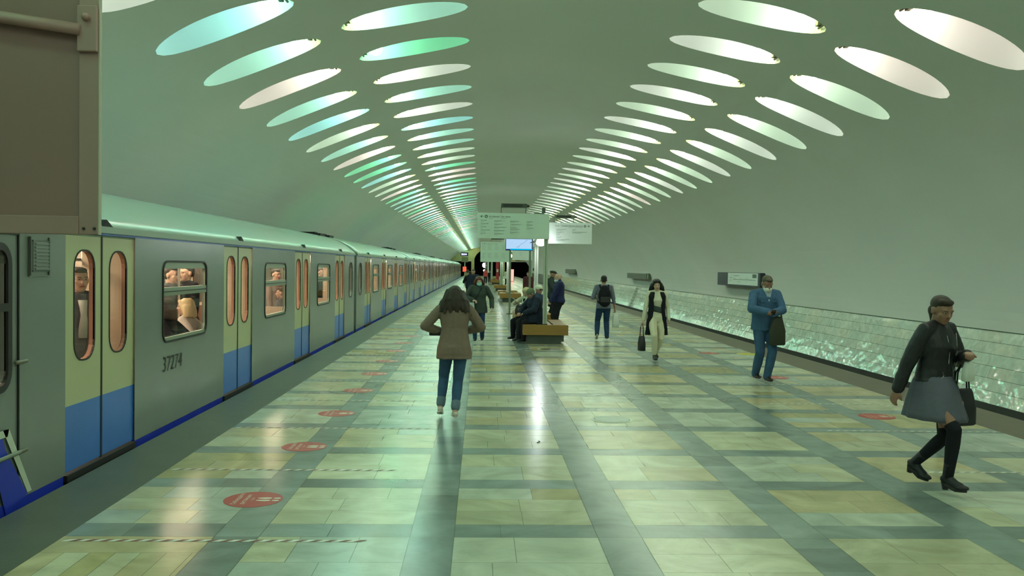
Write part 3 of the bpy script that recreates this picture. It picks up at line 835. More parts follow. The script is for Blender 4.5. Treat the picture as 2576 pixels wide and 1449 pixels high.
def lampbox(x, y, z, L, label, mtl, h=.095):
    r = empty('sign_lamp', (x, y, z))
    b = MB(); b.box((0, -.09, 0), (L, .09, h)); bevel(b.build('housing', mtl, r), .01)
    b = MB(); b.box((.05, -.094, .015), (L - .12, -.088, h - .015)); b.build('louvre', dark, r)
    b = MB(); b.cap((L - .02, -.02, h * .45), .035, (L + .03, -.02, h * .45), .03); b.build('cable_gland', dark, r)
    for x_ in (0.0, L - .03):
        b = MB(); b.box((x_ - .006, -.012, -.13), (x_ + .006, .012, .02)); b.build('bracket', dark, r)
    tag(r, label, 'lamp'); return r
def spotl(x, y, z, label, s=1.0):
    r = empty('spotlight', (x, y, z))
    b = MB(); b.ell((0, -.02, -.01), (.115 * s, .06 * s, .095 * s)); b.build('lens', spot_e, r, smooth=True)
    b = MB(); b.tube([(-.03 * s, .03, .0), (-.03 * s, .14, .03)], [.11 * s, .05 * s], 14); b.build('housing', fixm, r)
    b = MB(); b.add([(-.28 * s, -.03, -.03 * s), (-.10 * s, -.03, .06 * s), (-.10 * s, -.03, -.02 * s), (-.28 * s, -.02, -.035 * s), (-.10 * s, -.0, .06 * s), (-.10 * s, -.0, -.02 * s)], [(0, 1, 2), (3, 5, 4), (0, 3, 4, 1), (1, 4, 5, 2), (2, 5, 3, 0)]); b.build('barn_door', fixm, r)
    tag(r, label, 'spotlight', 'spotlights on the sign posts'); return r
# first group
bench(20.49, 'wooden bench on dark stone base nearest the camera, people sitting on its left side')
bench(25.0, 'wooden bench directly behind the nearest one, beside the bald man')
post(1.565, 20.62, .47, 3.10, postm, 'pale green double-channel sign post standing on the nearest bench')
sign(-.09, 1.63, 20.52, 2.53, 3.14, 'north', 'large pale green-white northbound direction sign with black station names', signm)
lampbox(.47, 20.55, 3.275, .62, 'dark strip lamp on top of the large northbound sign', fixm)
b = MB(); b.box((-.05, -.1, 0), (.03, .06, .13)); b.box((-.24, -.02, -.01), (.0, .02, .01)); cm = b.build('security_camera', fixm); cm.location = (1.50, 20.56, 3.15)
tag(cm, 'small dark camera box at the right end on top of the northbound sign', 'camera')
post(1.69, 26.02, .47, 3.20, postw, 'off-white double post rising behind the seated people, white spotlight at its top', w=.12)
spotl(1.80, 25.62, 2.62, 'bright white spotlight under the large sign on the off-white post', 1.25)
sign(1.62, 3.36, 25.90, 2.58, 3.22, 'south', 'white southbound direction sign with arrow pointing right', signw)
lampbox(2.21, 25.92, 3.355, .62, 'olive strip lamp on top of the white southbound sign', fixg)
# television on two legs
tv = empty('television_stand', (1.49, 33.6, 0))
b = MB(); b.box((-.53, -.04, 2.50), (.54, .04, 2.96)); bevel(b.build('screen_housing', mat('dark blue television rim', (.01, .02, .25), .3), tv), .006)
b = MB(); b.quad((-.51, -.043, 2.56), (.50, -.043, 2.56), (.50, -.043, 2.95), (-.51, -.043, 2.95)); b.build('screen', emis('screen pale blue', (.42, .62, .85), .58), tv)
b = MB(); b.quad((-.34, -.045, 2.525), (.52, -.045, 2.525), (.52, -.045, 2.575), (-.34, -.045, 2.575)); b.build('screen_banner', emis('screen cyan', (.0, .45, .75), .6), tv)
b = MB(); b.tube([(-.12, -.047, 2.62), (.0, -.047, 2.67), (.08, -.047, 2.76), (.18, -.047, 2.80), (.32, -.047, 2.93)], .004, 4); b.tube([(.0, -.047, 2.67), (-.03, -.047, 2.58)], .003, 4); b.build('map_line', mat('screen map line', (.05, .12, .2), .5), tv)
for x in (-.34, .44):
    b = MB(); b.tube([(x, 0, 0.01), (x, 0, 2.5)], .042, 12); lg = b.build('leg', mat('grey metal leg', (.22, .26, .20), .3, .5), tv, smooth=False)
    b = MB(); b.tube([(x, 0, 0), (x, 0, .02)], .12, 16); b.build('foot_disc', dark, lg)
tag(tv, 'television with pale blue map screen on two tall metal legs', 'television')
# second group and beyond
bench(44.6, 'wooden bench beyond the seated people, third from the camera')
bench(49.0, 'wooden bench partly hidden behind the third one')
bench(64.4, 'wooden bench in front of the red column')
bench(88.0, 'small distant wooden bench left of the red column')
bench(110.0, 'farthest small wooden bench on the platform')
post(1.46, 45.6, .47, 2.5, postw, 'off-white post on the third bench, small spotlight on top', w=.16)
spotl(1.52, 45.3, 2.45, 'small white spotlight on the post of the third bench', 1.1)
sign(-.03, 1.56, 44.2, 2.10, 3.13, 'far', 'pale green-white board of station names under the large sign, farther away', signm)
lampbox(.52, 44.25, 3.265, .64, 'dark strip lamp on top of the farther station board', fixm)
sign(1.84, 3.0, 50.0, 2.26, 2.85, 'farw', 'white board seen just below the television screen', signw)
post(1.58, 65.2, .47, 2.5, postm, 'wide green-white post on the bench by the red column', w=.24)
spotl(1.50, 64.9, 2.44, 'tiny spotlight on the post by the red column', .8)
post(2.95, 50.2, .02, 2.3, postm, 'thin pale post beneath the white board', w=.10)
post(.55, 95.0, .02, 2.6, postm, 'thin distant post left of the red column', w=.14)
post(1.15, 90.0, .47, 2.55, postm, 'thin grey post just left of the red column', w=.2)
post(.95, 110.6, .47, 2.5, postw, 'farthest off-white post beside the red column', w=.22)
# red help column
rc = empty('help_column', (1.80, 92.0, 0))
redm = mat('red column enamel', (.34, .02, .025), .35)
b = MB(); b.box((-.16, -.16, 0), (.16, .16, 2.5)); bevel(b.build('casing', redm, rc), .02)
b = MB(); b.box((-.10, -.165, 1.28), (.10, -.16, 1.60)); b.build('white_panel', mat('white column panel', (.5, .5, .4), .5), rc)
b = MB(); b.box((-.16, -.166, 1.22), (.16, -.16, 1.27)); b.build('dark_band', dark, rc)
b = MB(); b.tube([(-.15, -.165, .55), (-.02, -.165, .42), (.05, -.165, .28), (.15, -.165, .2)], .03, 6); b.build('pale_curve', mat('pale red curve', (.6, .35, .3), .5), rc)
tag(rc, 'red free-standing help column with small white panel', 'column')
# bright floor lamps near the far end
b = MB(); b.ell((0, 0, 0), (.24, .2, .30)); o = b.build('floor_lamp', emis('far white lamp', (1, .96, 1), 6), smooth=True); o.location = (.42, 100, 2.02)
b = MB(); b.tube([(0, 0, -1.9), (0, 0, -.3)], .03); b.build('pole', dark, o).location = (0, 0, -.1)
b = MB(); b.ell((0, 0, -.62), (.12, .1, .13)); b.build('lower_bulb', emis('far white lamp', (1, .96, 1), 6), o)
tag(o, 'glowing white lamp far away left of the benches', 'lamp')
# train information screen on a pole by the end wall
s_ = empty('information_screen', (-1.95, 100.0, 0))
b = MB(); b.box((-.42, 0, 3.05), (.46, .12, 3.5)); b.build('housing', mat('navy screen housing', (.01, .01, .06), .4), s_)
text('20:04', 'screen_text', .30, emis('screen digits', (.62, .6, 1), 2.2), s_, (-.36, -.005, 3.16))
b = MB(); b.box((-.30, -.03, 2.35), (.46, .12, 2.95)); b.build('control_box', mat('olive control box', (.16, .17, .08), .6), s_)
b = MB(); b.tube([(.08, .06, 0.0), (.08, .06, 3.05)], .06); b.build('pole', postm, s_)
tag(s_, 'dark screen with glowing violet digits on a pole near the tunnel', 'screen')
r = empty('clock_display', (7.35, YE - .7, 0))
b = MB(); b.box((-.45, -.12, 3.15), (.45, 0, 3.75)); b.build('housing', mat('brown display housing', (.10, .02, .015), .5), r)
text('0:45', 'display_digits', .42, emis('red digits', (1, .12, .05), 2.0), r, (-.40, -.13, 3.3), sx=.85)
tag(r, 'small red digital display over the right tunnel mouth', 'display')
b = MB(); b.box((-.3, -.05, 0), (.3, .05, 1.5)); o = b.build('poster', emis('backlit pink panel', (1, .30, .25), 1.1)); o.location = (3.95, 110, .05)
b = MB(); b.box((-.36, .0, -.04), (.36, .08, 1.56)); b.build('frame', dark, o); tag(o, 'small glowing pink panel left of the right tunnel mouth', 'light box')
b = MB(); b.box((-.24, -.05, 0), (.12, .05, .50)); o = b.build('warning_sign', emis('orange lit panel', (1, .16, .07), .55)); o.location = (-1.55, 85, 1.32)
b = MB(); b.box((-.06, .0, -1.30), (-.0, .05, .02)); b.build('pole', dark, o); tag(o, 'orange-red lit panel by the left tunnel, above the beige coat', 'sign')
# boxes on the right-hand wall
def wallbox(y0, y1, z0, z1, label, route=False):
    r = empty('wall_sign' if route else 'wall_light', (0, 0, 0))
    xf = 9.62
    bx = MB(); bx.box((xf, y0, z0), (CX + vaultx(z1) + .03, y1, z1)); bx.build('housing', mat('dark blue-grey box', (.02, .028, .045), .4) if route else fixg, r)
    if route:
        bx = MB(); bx.box((xf - .03, y0 + .2, z0 + .06), (xf, y1 - 1.55, z1 - .015)); bx.build('route_panel', mat('white route panel', (.62, .70, .66), .4), r)
        R_ = (PI / 2, 0, -PI / 2); X = xf - .034
        ym = y1 - 1.6
        bx = MB(); bx.box((X, y0 + .4, z0 + .245), (X + .003, ym - .65, z0 + .26)); bx.box((X, y0 + .3, z0 + .33), (X + .003, y0 + .75, z0 + .46)); bx.build('route_line', ink2, r)
        for (yy, zz, tx, sz) in ((ym - .18, .30, 'Нахимовский', .06), (ym - .18, .20, 'проспект', .06), (ym - .7, .38, 'Бульвар Дмитрия Донского', .055), (ym - .7, .29, 'Каховская', .045), (ym - 1.5, .29, 'Южная', .045), (ym - 2.2, .29, 'Пражская', .045), (ym - 1.2, .16, 'Севастопольская', .045), (ym - 2.2, .16, 'Аннино', .045)):
            text(tx, 'route_text', sz, ink2, r, (X, yy, z0 + zz), R_)
        tag(r, label, 'sign')
    else:
        bx = MB(); bx.box((xf - .01, y0 + .3, z0 + .04), (xf, y1 - .3, z1 - .04)); bx.build('louvre', mat('olive louvre', (.09, .11, .08), .5), r)
        bx = MB(); bx.box((xf + .05, y0 - .01, z0 + .03), (xf + .12, y0, z1 - .03)); bx.build('end_light', mat('pale end strip', (.4, .48, .36), .4), r)
        tag(r, label, 'wall light')
wallbox(29.1, 34.4, 1.26, 1.77, 'long dark wall box with white route diagram behind the man in denim', True)
wallbox(49.4, 55.9, 1.25, 1.59, 'olive louvred light box on the wall above the slanting strip')
wallbox(88, 97, 1.25, 1.72, 'small distant louvred light box on the right-hand wall')
wallbox(150, 158, 1.2, 1.75, 'farthest tiny light box on the right-hand wall, beside the sign post')

# ------------------------------------------------------------------ floor markings
redf = mat('red sticker vinyl', (.42, .045, .04), .35, var=.08)
whf = mat('white sticker print', (.70, .66, .55), .4)
def foot(b, x, y, z, s):      # a shoe print pointing along -x: sole and heel
    def blob(cx, rx, ry):
        pts = [(cx + rx * math.cos(2 * PI * i / 14), y + ry * math.sin(2 * PI * i / 14) * (1 - .25 * math.cos(2 * PI * i / 14) * -1), z) for i in range(14)]
        b.add(pts, [tuple(range(14))])
    blob(x - .035 * s, .055 * s, .021 * s); blob(x + .055 * s, .028 * s, .018 * s)
def sticker(x, y, label, s=1.0, faded=False, col=None):
    r_ = .225 * s
    b = MB(); n = 40
    b.loft([[(r_ * math.cos(2 * PI * i / n), r_ * math.sin(2 * PI * i / n), 0) for i in range(n)], [(r_ * math.cos(2 * PI * i / n), r_ * math.sin(2 * PI * i / n), .0012) for i in range(n)]])
    o = b.build('floor_sticker', col or redf); o.location = (x, y, .0005)
    b = MB(); foot(b, .12, .032, .0022, 1.05 * s); foot(b, .12, -.032, .0022, 1.05 * s); b.build('shoe_prints', whf, o)
    text('Соблюдайте', 'sticker_text', .052 * s, whf, o, (-.105, -.145, .0015), (0, 0, PI / 2), depth=.0003)
    text('дистанцию', 'sticker_text', .052 * s, whf, o, (-.04, -.14, .0015), (0, 0, PI / 2), depth=.0003)
    text('1,5 м', 'sticker_text', .035 * s, whf, o, (.005, -.03, .0015), (0, 0, PI / 2), depth=.0003)
    tag(o, label, 'floor sticker', 'round floor stickers'); return o
for i in range(9):
    sticker(-1.755 - .006 * i, 6.72 + 1.965 * i, 'round red distance sticker with white shoe prints, %s from the front on the left side' % ORD[i])
for i, (x, y) in enumerate(((5.11, 10.76), (5.15, 14.65), (5.11, 18.85))):
    sticker(x, y, ['worn red round floor sticker left of the skirt woman', 'red round floor sticker by the feet of the man in denim', 'small faded red sticker far along the right side'][i])
yb = MB(); n = 24; yb.loft([[(.26 * math.cos(2 * PI * i / n), .2 * math.sin(2 * PI * i / n), z) for i in range(n)] for z in (0, .0012)])
o = yb.build('floor_sticker', mat('yellow sticker vinyl', (.55, .50, .04), .4)); o.location = (5.95, 18.7, .0005); tag(o, 'yellow round floor sticker near the right platform edge', 'floor sticker')
tw = mat('white tape', (.66, .66, .58), .45); tr_ = mat('dull red tape stripe', (.15, .035, .02), .45); tr2 = mat('faded tape stripe', (.30, .30, .24), .5)
def tape(x0, x1, y, label, faded=0, h=.042):
    b = MB(); L = x1 - x0; p_ = .098; n = int(L / p_)
    for i in range(n):
        a = x0 + i * p_
        # slanted pieces meeting edge to edge
        for j, (u, v) in enumerate(((0, .5), (.5, 1))):
            b.quad((a + u * p_, y, .0012), (a + v * p_, y, .0012), (a + v * p_ + .045, y + h, .0012), (a + u * p_ + .045, y + h, .0012), j)
    o = b.build('floor_tape', [tw, tr2 if faded else tr_]); tag(o, label, 'floor tape', 'striped tapes across the platform')
lf = ['nearest white and red striped tape on the left floor', 'second striped tape across the left floor', 'third striped tape across the left floor, thinner', 'fourth striped tape across the left floor', 'fifth striped tape across the left floor', 'sixth striped tape across the left floor', 'seventh faint striped tape across the left floor']
for i in range(7): tape(-2.74, -.73 if i != 2 else -.52, 5.69 + 1.985 * i, lf[i], 0)
rt = [(4.17, 6.1, 7.74, 'striped tape on the right floor passing under the skirt woman'), (4.04, 6.11, 9.75, 'striped floor tape just behind the skirt woman'), (4.03, 6.09, 11.72, 'faint striped floor tape beyond the red sticker on the right'), (4.03, 6.08, 13.72, 'faint striped floor tape at the feet of the man in denim')]
for x0, x1, y, l_ in rt: tape(x0, x1, y, l_, 1)
def floor_disc(x, y, r, label, m1, m2):
    b = MB(); n = 36; b.loft([[(r * math.cos(2 * PI * i / n), r * math.sin(2 * PI * i / n), z) for i in range(n)] for z in (0, .003)])
    o = b.build('floor_hatch', m1); o.location = (x, y, .0005)
    b = MB(); q = r * .84; b.loft([[(q * math.cos(2 * PI * i / n), q * math.sin(2 * PI * i / n), z) for i in range(n)] for z in (.0025, .0045)]); b.build('lid', m2, o)
    q0 = r * .84; q1 = r * .87; b = MB()
    for i in range(n):
        a, c = 2 * PI * i / n, 2 * PI * (i + 1) / n
        b.add([(q0 * math.cos(a), q0 * math.sin(a), .0048), (q1 * math.cos(a), q1 * math.sin(a), .0048), (q1 * math.cos(c), q1 * math.sin(c), .0048), (q0 * math.cos(c), q0 * math.sin(c), .0048)], [(0, 1, 2, 3)])
    b.build('rim_gap', dark, o)
    tag(o, label, 'floor hatch')
hr = mat('pale stone ring', (.6, .62, .5), .35); hl = mat('grey stone lid', (.30, .37, .31), .3, var=.3, vscale=9); hd = mat('dark hatch lid', (.07, .08, .04), .35)
floor_disc(1.63, 10.37, .255, 'round grey stone hatch with pale ring in the floor, centre foreground', hr, hl)
floor_disc(1.60, 19.25, .29, 'round dark hatch with pale ring in front of the nearest bench', hr, hd)
b = MB(); b.cap((0, 0, .004), .006, (.03, .05, .004), .004, 6); b.cap((.03, .05, .004), .006, (.02, .10, .004), .003, 6); o = b.build('litter', dark); o.location = (.62, 8.95, .002); tag(o, 'tiny dark scrap lying on the pale floor slabs', 'litter')
#PART4
# ------------------------------------------------------------------ people
def solid(b, name, mtl, parent, vox, sm=2, disp=0.):
    """fuse the overlapping closed pieces of b into one continuous smooth surface"""
    o = b.build(name, mtl, None)
    m = o.modifiers.new('fuse', 'REMESH'); m.mode = 'VOXEL'; m.voxel_size = vox; m.use_smooth_shade = True
    if sm: s = o.modifiers.new('smooth', 'SMOOTH'); s.factor = .5; s.iterations = sm
    if disp:
        t = bpy.data.textures.new('folds', 'CLOUDS'); t.noise_scale = .09
        d = o.modifiers.new('folds', 'DISPLACE'); d.texture = t; d.strength = disp; d.mid_level = .5
    dg = bpy.context.evaluated_depsgraph_get(); me = bpy.data.meshes.new_from_object(o.evaluated_get(dg))
    old = o.data; o.modifiers.clear(); o.data = me; bpy.data.meshes.remove(old); me.name = name
    for p in me.polygons: p.use_smooth = True
    if not me.materials: me.materials.append(mtl)
    o.parent = parent
    return o
def ik(a, t, l1, l2, pole):
    a = V(a); t = V(t); d = t - a; L = d.length
    if L > (l1 + l2) * .999: t = a + d.normalized() * (l1 + l2) * .999; d = t - a; L = d.length
    x = (l1 * l1 - l2 * l2 + L * L) / (2 * L); h = math.sqrt(max(l1 * l1 - x * x, 0))
    u = d.normalized(); p = V(pole); p = p - u * p.dot(u)
    p = p.normalized() if p.length > 1e-4 else V((0, 1, 0))
    return a + u * x + p * h, t
SKIN = {'m': mat('skin tanned', (.36, .20, .135), .5, var=.08, vscale=8), 'f': mat('skin fair', (.52, .34, .25), .5, var=.06, vscale=8), 'd': mat('skin ruddy', (.30, .15, .10), .5, var=.08, vscale=8)}
eyem = mat('dark eye', (.015, .012, .01), .2); eyew = mat('eye white', (.5, .48, .42), .3); lipm = mat('lips', (.34, .10, .08), .45); browm = mat('brow', (.03, .02, .015), .8)
def cloth(n, c, r=.85, v=.18): return mat(n, c, r, var=v, vscale=9, bump=.006, bscale=18, spec=.2)
class P: pass
def person(label, loc, rz, H=1.7, sex='m', skin='m', hip=None, feet=None, hands=None, elbows=None, knees=None, lean=0., side=0., head=(0, 0, 0), vox=.011, curl=(40, 40), wide=1.0,
           shoulder_yaw=0., palm=None, toes=None, heel=0., foot_pitch=(0, 0), hipx=0.):
    q = P(); q.root = None; q.H = H; q.vox = vox; q.sex = sex
    S = H
    hz = S * .515 if hip is None else hip
    q.hip = V((hipx, 0, hz))
    lx = math.radians(lean)
    UP = V((side, math.sin(lx), math.cos(lx))).normalized(); FW = V((0, math.cos(lx), -math.sin(lx)))
    RT = FW.cross(UP).normalized()
    cy, sy = math.cos(math.radians(shoulder_yaw)), math.sin(math.radians(shoulder_yaw))
    RT2 = RT * cy + FW * sy; FW2 = FW * cy - RT * sy
    q.UP, q.FW, q.RT = UP, FW2, RT2
    k = (1.0 if sex == 'm' else .9) * wide
    q.sp = lambda f: q.hip + UP * (f - .515) * S
    sh = q.sp(.803)
    q.shoulder = [sh - RT2 * .108 * S * k, sh + RT2 * .108 * S * k]
    q.hipj = [q.hip - RT * .052 * S, q.hip + RT * .052 * S]
    feet = feet or [(-.09, 0, 0), (.09, 0, 0)]
    q.ankle = [V((f[0], f[1], f[2] + .055 * S + heel)) for f in feet]
    l1, l2 = .245 * S, .240 * S
    kp = knees or [(-.1, 1, 0), (.1, 1, 0)]
    q.knee = []
    for i in (0, 1):
        kn, an = ik(q.hipj[i], q.ankle[i], l1, l2, kp[i]); q.knee.append(kn); q.ankle[i] = an
    hands = hands or [(-.20 * S / 1.7, .05, .80 * S / 1.7), (.20 * S / 1.7, .05, .80 * S / 1.7)]
    el = elbows or [(-.4, -1, 0), (.4, -1, 0)]
    q.elbow = []; q.wrist = []
    for i in (0, 1):
        e, w_ = ik(q.shoulder[i], hands[i], .172 * S, .150 * S, el[i]); q.elbow.append(e); q.wrist.append(w_)
    b = MB(); s = S / 1.7
    def ringsec(c, rx, ry, n=20): return [c + RTu * math.cos(2 * PI * j / n) * rx + FWu * math.sin(2 * PI * j / n) * ry for j in range(n)]
    def torso(b, inf, secs):
        nonlocal RTu, FWu
        rings = []
        for f, rx, ry, fo in secs:
            t = max(0, min(1, (f - .55) / .25)); RTu = RT.lerp(RT2, t); FWu = FW.lerp(FW2, t)
            rings.append(ringsec(q.sp(f) + FWu * fo * S, rx * S * k + inf, ry * S + inf))
        b.loft(rings)
    RTu, FWu = RT, FW
    base = [(.455, .050, .045, 0), (.475, .088, .062, -.004), (.52, .100, .068, -.006), (.56, .090, .060, 0), (.61, .078, .054, 0), (.66, .084, .058, .002), (.72, .098, .064, .004), (.77, .104, .060, 0), (.805, .088, .050, -.004), (.835, .045, .038, -.004), (.85, .034, .034, .0)] if sex == 'm' else \
           [(.455, .054, .048, 0), (.475, .096, .066, -.004), (.52, .110, .072, -.006), (.56, .096, .060, 0), (.61, .078, .050, 0), (.66, .084, .056, .004), (.72, .098, .070, .010), (.77, .100, .056, 0), (.805, .084, .046, -.004), (.835, .042, .034, -.004), (.85, .030, .030, .0)]
    q.base = base; q.torso = torso; q.k = k; q.s = s
    torso(b, -.008, base)
    # neck and head
    hy, hp, hr = [math.radians(a) for a in head]
    B = Matrix((RT2, FW2, UP)).transposed()
    Rh = Matrix.Rotation(hy, 3, 'Z') @ Matrix.Rotation(-hp, 3, 'X') @ Matrix.Rotation(hr, 3, 'Y')
    R = B @ Rh
    R = R.normalized() if hasattr(R, 'normalized') else R
    nb = q.sp(.835); hc = nb + (B @ Rh) @ V((0, .012, .118)) * s + V((0, 0, .0))
    q.hc, q.R = hc, R
    def h(x, y, z): return hc + R @ (V((x, y, z)) * s)
    q.h = h
    b.cap(nb, .053 * s, h(0, -.012, -.045), .054 * s)
    b.ell(h(0, -.010, .028), (.077 * s, .097 * s, .088 * s), R)
    b.ell(h(0, .028, -.035), (.060 * s, .066 * s, .078 * s), R)
    b.ell(h(0, .060, -.085), (.030 * s, .026 * s, .024 * s), R)
    b.cap(h(0, .090, .012), .009 * s, h(0, .108, -.022), .015 * s)
    b.cap(h(-.035, .078, .022), .015 * s, h(.035, .078, .022), .015 * s)
    for e in (-1, 1):
        b.ell(h(e * .078, -.008, -.005), (.012 * s, .022 * s, .034 * s), R); b.ell(h(e * .040, .058, -.022), (.022 * s, .022 * s, .022 * s), R)
    # limbs
    for i in (0, 1):
        b.cap(q.sp(.828), .040 * s, q.shoulder[i], .042 * s); b.cap(q.shoulder[i], .044 * s, q.elbow[i], .036 * s); b.cap(q.elbow[i], .038 * s, q.wrist[i], .026 * s)
        b.cap(q.hipj[i], .080 * s, q.knee[i], .052 * s); cf = q.knee[i].lerp(q.ankle[i], .3)
        b.cap(q.knee[i], .050 * s, cf, .053 * s); b.cap(cf, .053 * s, q.ankle[i], .034 * s)
        d = (q.wrist[i] - q.elbow[i]).normalized(); sd = -1 if i == 0 else 1
        pn = V(palm[i]) if palm else (V((-sd, 0, 0)) if abs(d.z) > .7 else V((0, 0, -1)))
        pn = (pn - d * pn.dot(d)).normalized(); ac = d.cross(pn).normalized()       # ac: across the palm
        thumb_side = ac if ac.dot(FW2) > 0 or abs(ac.dot(FW2)) < .2 and ac.z > 0 else -ac
        w0 = q.wrist[i]; c1 = w0 + d * .045 * s
        rings = []
        for t_, wd, th_ in ((0, .024, .018), (.03, .034, .018), (.06, .041, .016), (.088, .040, .013)):
            rings.append([w0 + d * t_ * s + ac * math.cos(2 * PI * j / 12) * wd * s + pn * math.sin(2 * PI * j / 12) * th_ * s for j in range(12)])
        b.loft(rings)
        cu = curl[i]
        for j, (off, ln) in enumerate(((.029, .070), (.010, .080), (-.010, .075), (-.029, .058))):
            p0 = w0 + d * .084 * s + thumb_side * off * s; a = 0; dd = d.copy()
            for g, fr in enumerate((.42, .32, .26)):
                a = math.radians(cu * (.5 if g == 0 else 1.0) + cu * g * .45); dd = d * math.cos(a) + pn * math.sin(a)
                p1 = p0 + dd * ln * fr * s; b.cap(p0, (.0098 - g * .0008) * s, p1, (.0092 - g * .0008) * s, 8); p0 = p1
        t0 = w0 + d * .025 * s + thumb_side * .026 * s; t1 = t0 + (d * .7 + thumb_side * .6 + pn * .35).normalized() * .040 * s; t2 = t1 + (d * .9 + thumb_side * .05 + pn * .5).normalized() * .032 * s
        b.cap(t0, .0135 * s, t1, .011 * s, 8); b.cap(t1, .011 * s, t2, .009 * s, 8)
    q.hand = [q.wrist[i] + (q.wrist[i] - q.elbow[i]).normalized() * .085 * s for i in (0, 1)]
    for i in (0, 1):      # bare foot form inside the shoe
        fa = toes[i] if toes else (0.0); a = math.radians(fa)
        fd = V((math.sin(a), math.cos(a), 0)); pt = math.radians(foot_pitch[i]); fd = (fd * math.cos(pt) + V((0, 0, -math.sin(pt)))).normalized()
        q.__dict__.setdefault('fd', []).append(fd)
        an = q.ankle[i]
        un = V((0, 0, 1)) * math.cos(pt) + V((fd.x, fd.y, 0)).normalized() * math.sin(pt) if abs(pt) > .01 else V((0, 0, 1))
        q.__dict__.setdefault('fu', []).append(un.normalized())
        b.cap(an - un * .03 * s - fd * .02 * s, .028 * s, an - un * (.042 * s + heel * .5) + fd * .075 * s, .020 * s)
    q.root = solid(b, 'person', SKIN[skin], None, min(vox, .009), 1)
    q.root.location = loc; q.root.rotation_euler = (0, 0, rz)
    tag(q.root, label, 'person')
    return q
def face(q, mask=None, eyes=True, brow=True):
    h, R, s = q.h, q.R, q.s
    if eyes:
        for e in (-1, 1):
            b = MB(); b.ell(h(e * .031, .0835, .006), (.0115 * s, .006 * s, .0050 * s), R, 12); o = b.build('eye', eyew, q.root, True)
            b = MB(); b.ell(h(e * .031, .0885, .006), (.0058 * s, .003 * s, .0048 * s), R, 10); b.build('iris', eyem, o, True)
            b = MB(); b.cap(h(e * .016, .0955, .026), .0028 * s, h(e * .048, .084, .029), .0022 * s, 6); b.build('eyebrow', browm, q.root, True)
    if not mask:
        b = MB(); b.cap(h(-.02, .0885, -.054), .0055 * s, h(0, .097, -.052), .0075 * s, 8); b.cap(h(0, .097, -.052), .0075 * s, h(.02, .0885, -.054), .0055 * s, 8); b.build('mouth', lipm, q.root, True)
    else:
        dz = mask[1]
        b = MB(); b.ell(h(0, .052, -.055 + dz), (.066 * s, .066 * s, .052 * s), R); b.ell(h(0, .095, -.035 + dz), (.026 * s, .026 * s, .024 * s), R)
        for e in (-1, 1): b.cap(h(e * .058, .05, -.03 + dz), .003, h(e * .082, -.012, .012), .003, 6); b.cap(h(e * .058, .05, -.075 + dz), .003, h(e * .080, -.015, -.02), .003, 6)
        b.build('face_mask', mask[0], q.root, True)
def shirt(q, m, inf=.016, hem=.45, name='jacket', sleeves=1.0, flare=0., collar=None, disp=.012, cuff=.0, vox=None, top=.838, fat=0., boxy=.0):
    b = MB()
    secs = [x for x in q.base if hem <= x[0] <= top]
    mxr = .100 if q.sex == 'm' or hem > .5 else .113
    lim = lambda f: (boxy or .074) + (mxr - (boxy or .074)) * min(1, max(0, (.64 - f) / .14))
    secs = [(f, max(rx, lim(f)) if f < .78 else rx, max(ry, lim(f) * .66) if f < .78 else ry, fo) for f, rx, ry, fo in secs]
    f0, rx, ry, fo = secs[0]
    secs = [(hem, max(rx, mxr) + flare, max(ry, .066) + flare * .8, fo)] + [(f, r_ + flare * max(0, (.66 - f) / .22) + fat * (1 if f < .8 else .3), ry_ + flare * .6 * max(0, (.66 - f) / .22) + fat * (1 if f < .8 else .3), o_) for f, r_, ry_, o_ in secs if f > hem + .01]
    q.torso(b, inf, secs)
    for i in (0, 1):
        e, w_ = q.elbow[i], q.wrist[i]
        if sleeves > 0:
            b.cap(q.sp(.822), .044 * q.s + inf * .7, q.shoulder[i], .043 * q.s + inf * .8)
            b.cap(q.shoulder[i], .046 * q.s + inf * .8, q.shoulder[i].lerp(e, .5), .045 * q.s + inf); b.cap(q.shoulder[i].lerp(e, .5), .045 * q.s + inf, e, .040 * q.s + inf)
        if sleeves > .55: 
            t_ = min(1, (sleeves - .5) * 2); end = e.lerp(w_, t_ * .98); b.cap(e, .040 * q.s + inf, end, .030 * q.s + inf + cuff)
    if collar:
        b.cap(q.sp(.825), .060 * q.s + inf, q.sp(.825 + collar), .050 * q.s + inf * .6)
    return solid(b, name, m, q.root, vox or q.vox, 2, disp)
def pants(q, m, inf=.014, length=1.0, name='trousers', disp=.01, flare=0., waist=.60, vox=None, cuffm=None):
    b = MB(); secs = [x for x in q.base if x[0] <= waist]; q.torso(b, inf, secs)
    for i in (0, 1):
        b.cap(q.hipj[i], .084 * q.s + inf, q.knee[i], .056 * q.s + inf + flare * .3)
        end = q.knee[i].lerp(q.ankle[i], length); mid = q.knee[i].lerp(end, .35)
        b.cap(q.knee[i], .055 * q.s + inf + flare * .3, mid, .056 * q.s + inf + flare * .4); b.cap(mid, .056 * q.s + inf + flare * .4, end, .038 * q.s + inf + flare)
        if cuffm:
            c_ = MB(); e2 = q.knee[i].lerp(q.ankle[i], length - .13); c_.cap(e2, .042 * q.s + inf + .008, end, .042 * q.s + inf + .006); solid(c_, 'rolled_cuff', cuffm, q.root, .009, 1)
    return solid(b, name, m, q.root, vox or q.vox, 2, disp)
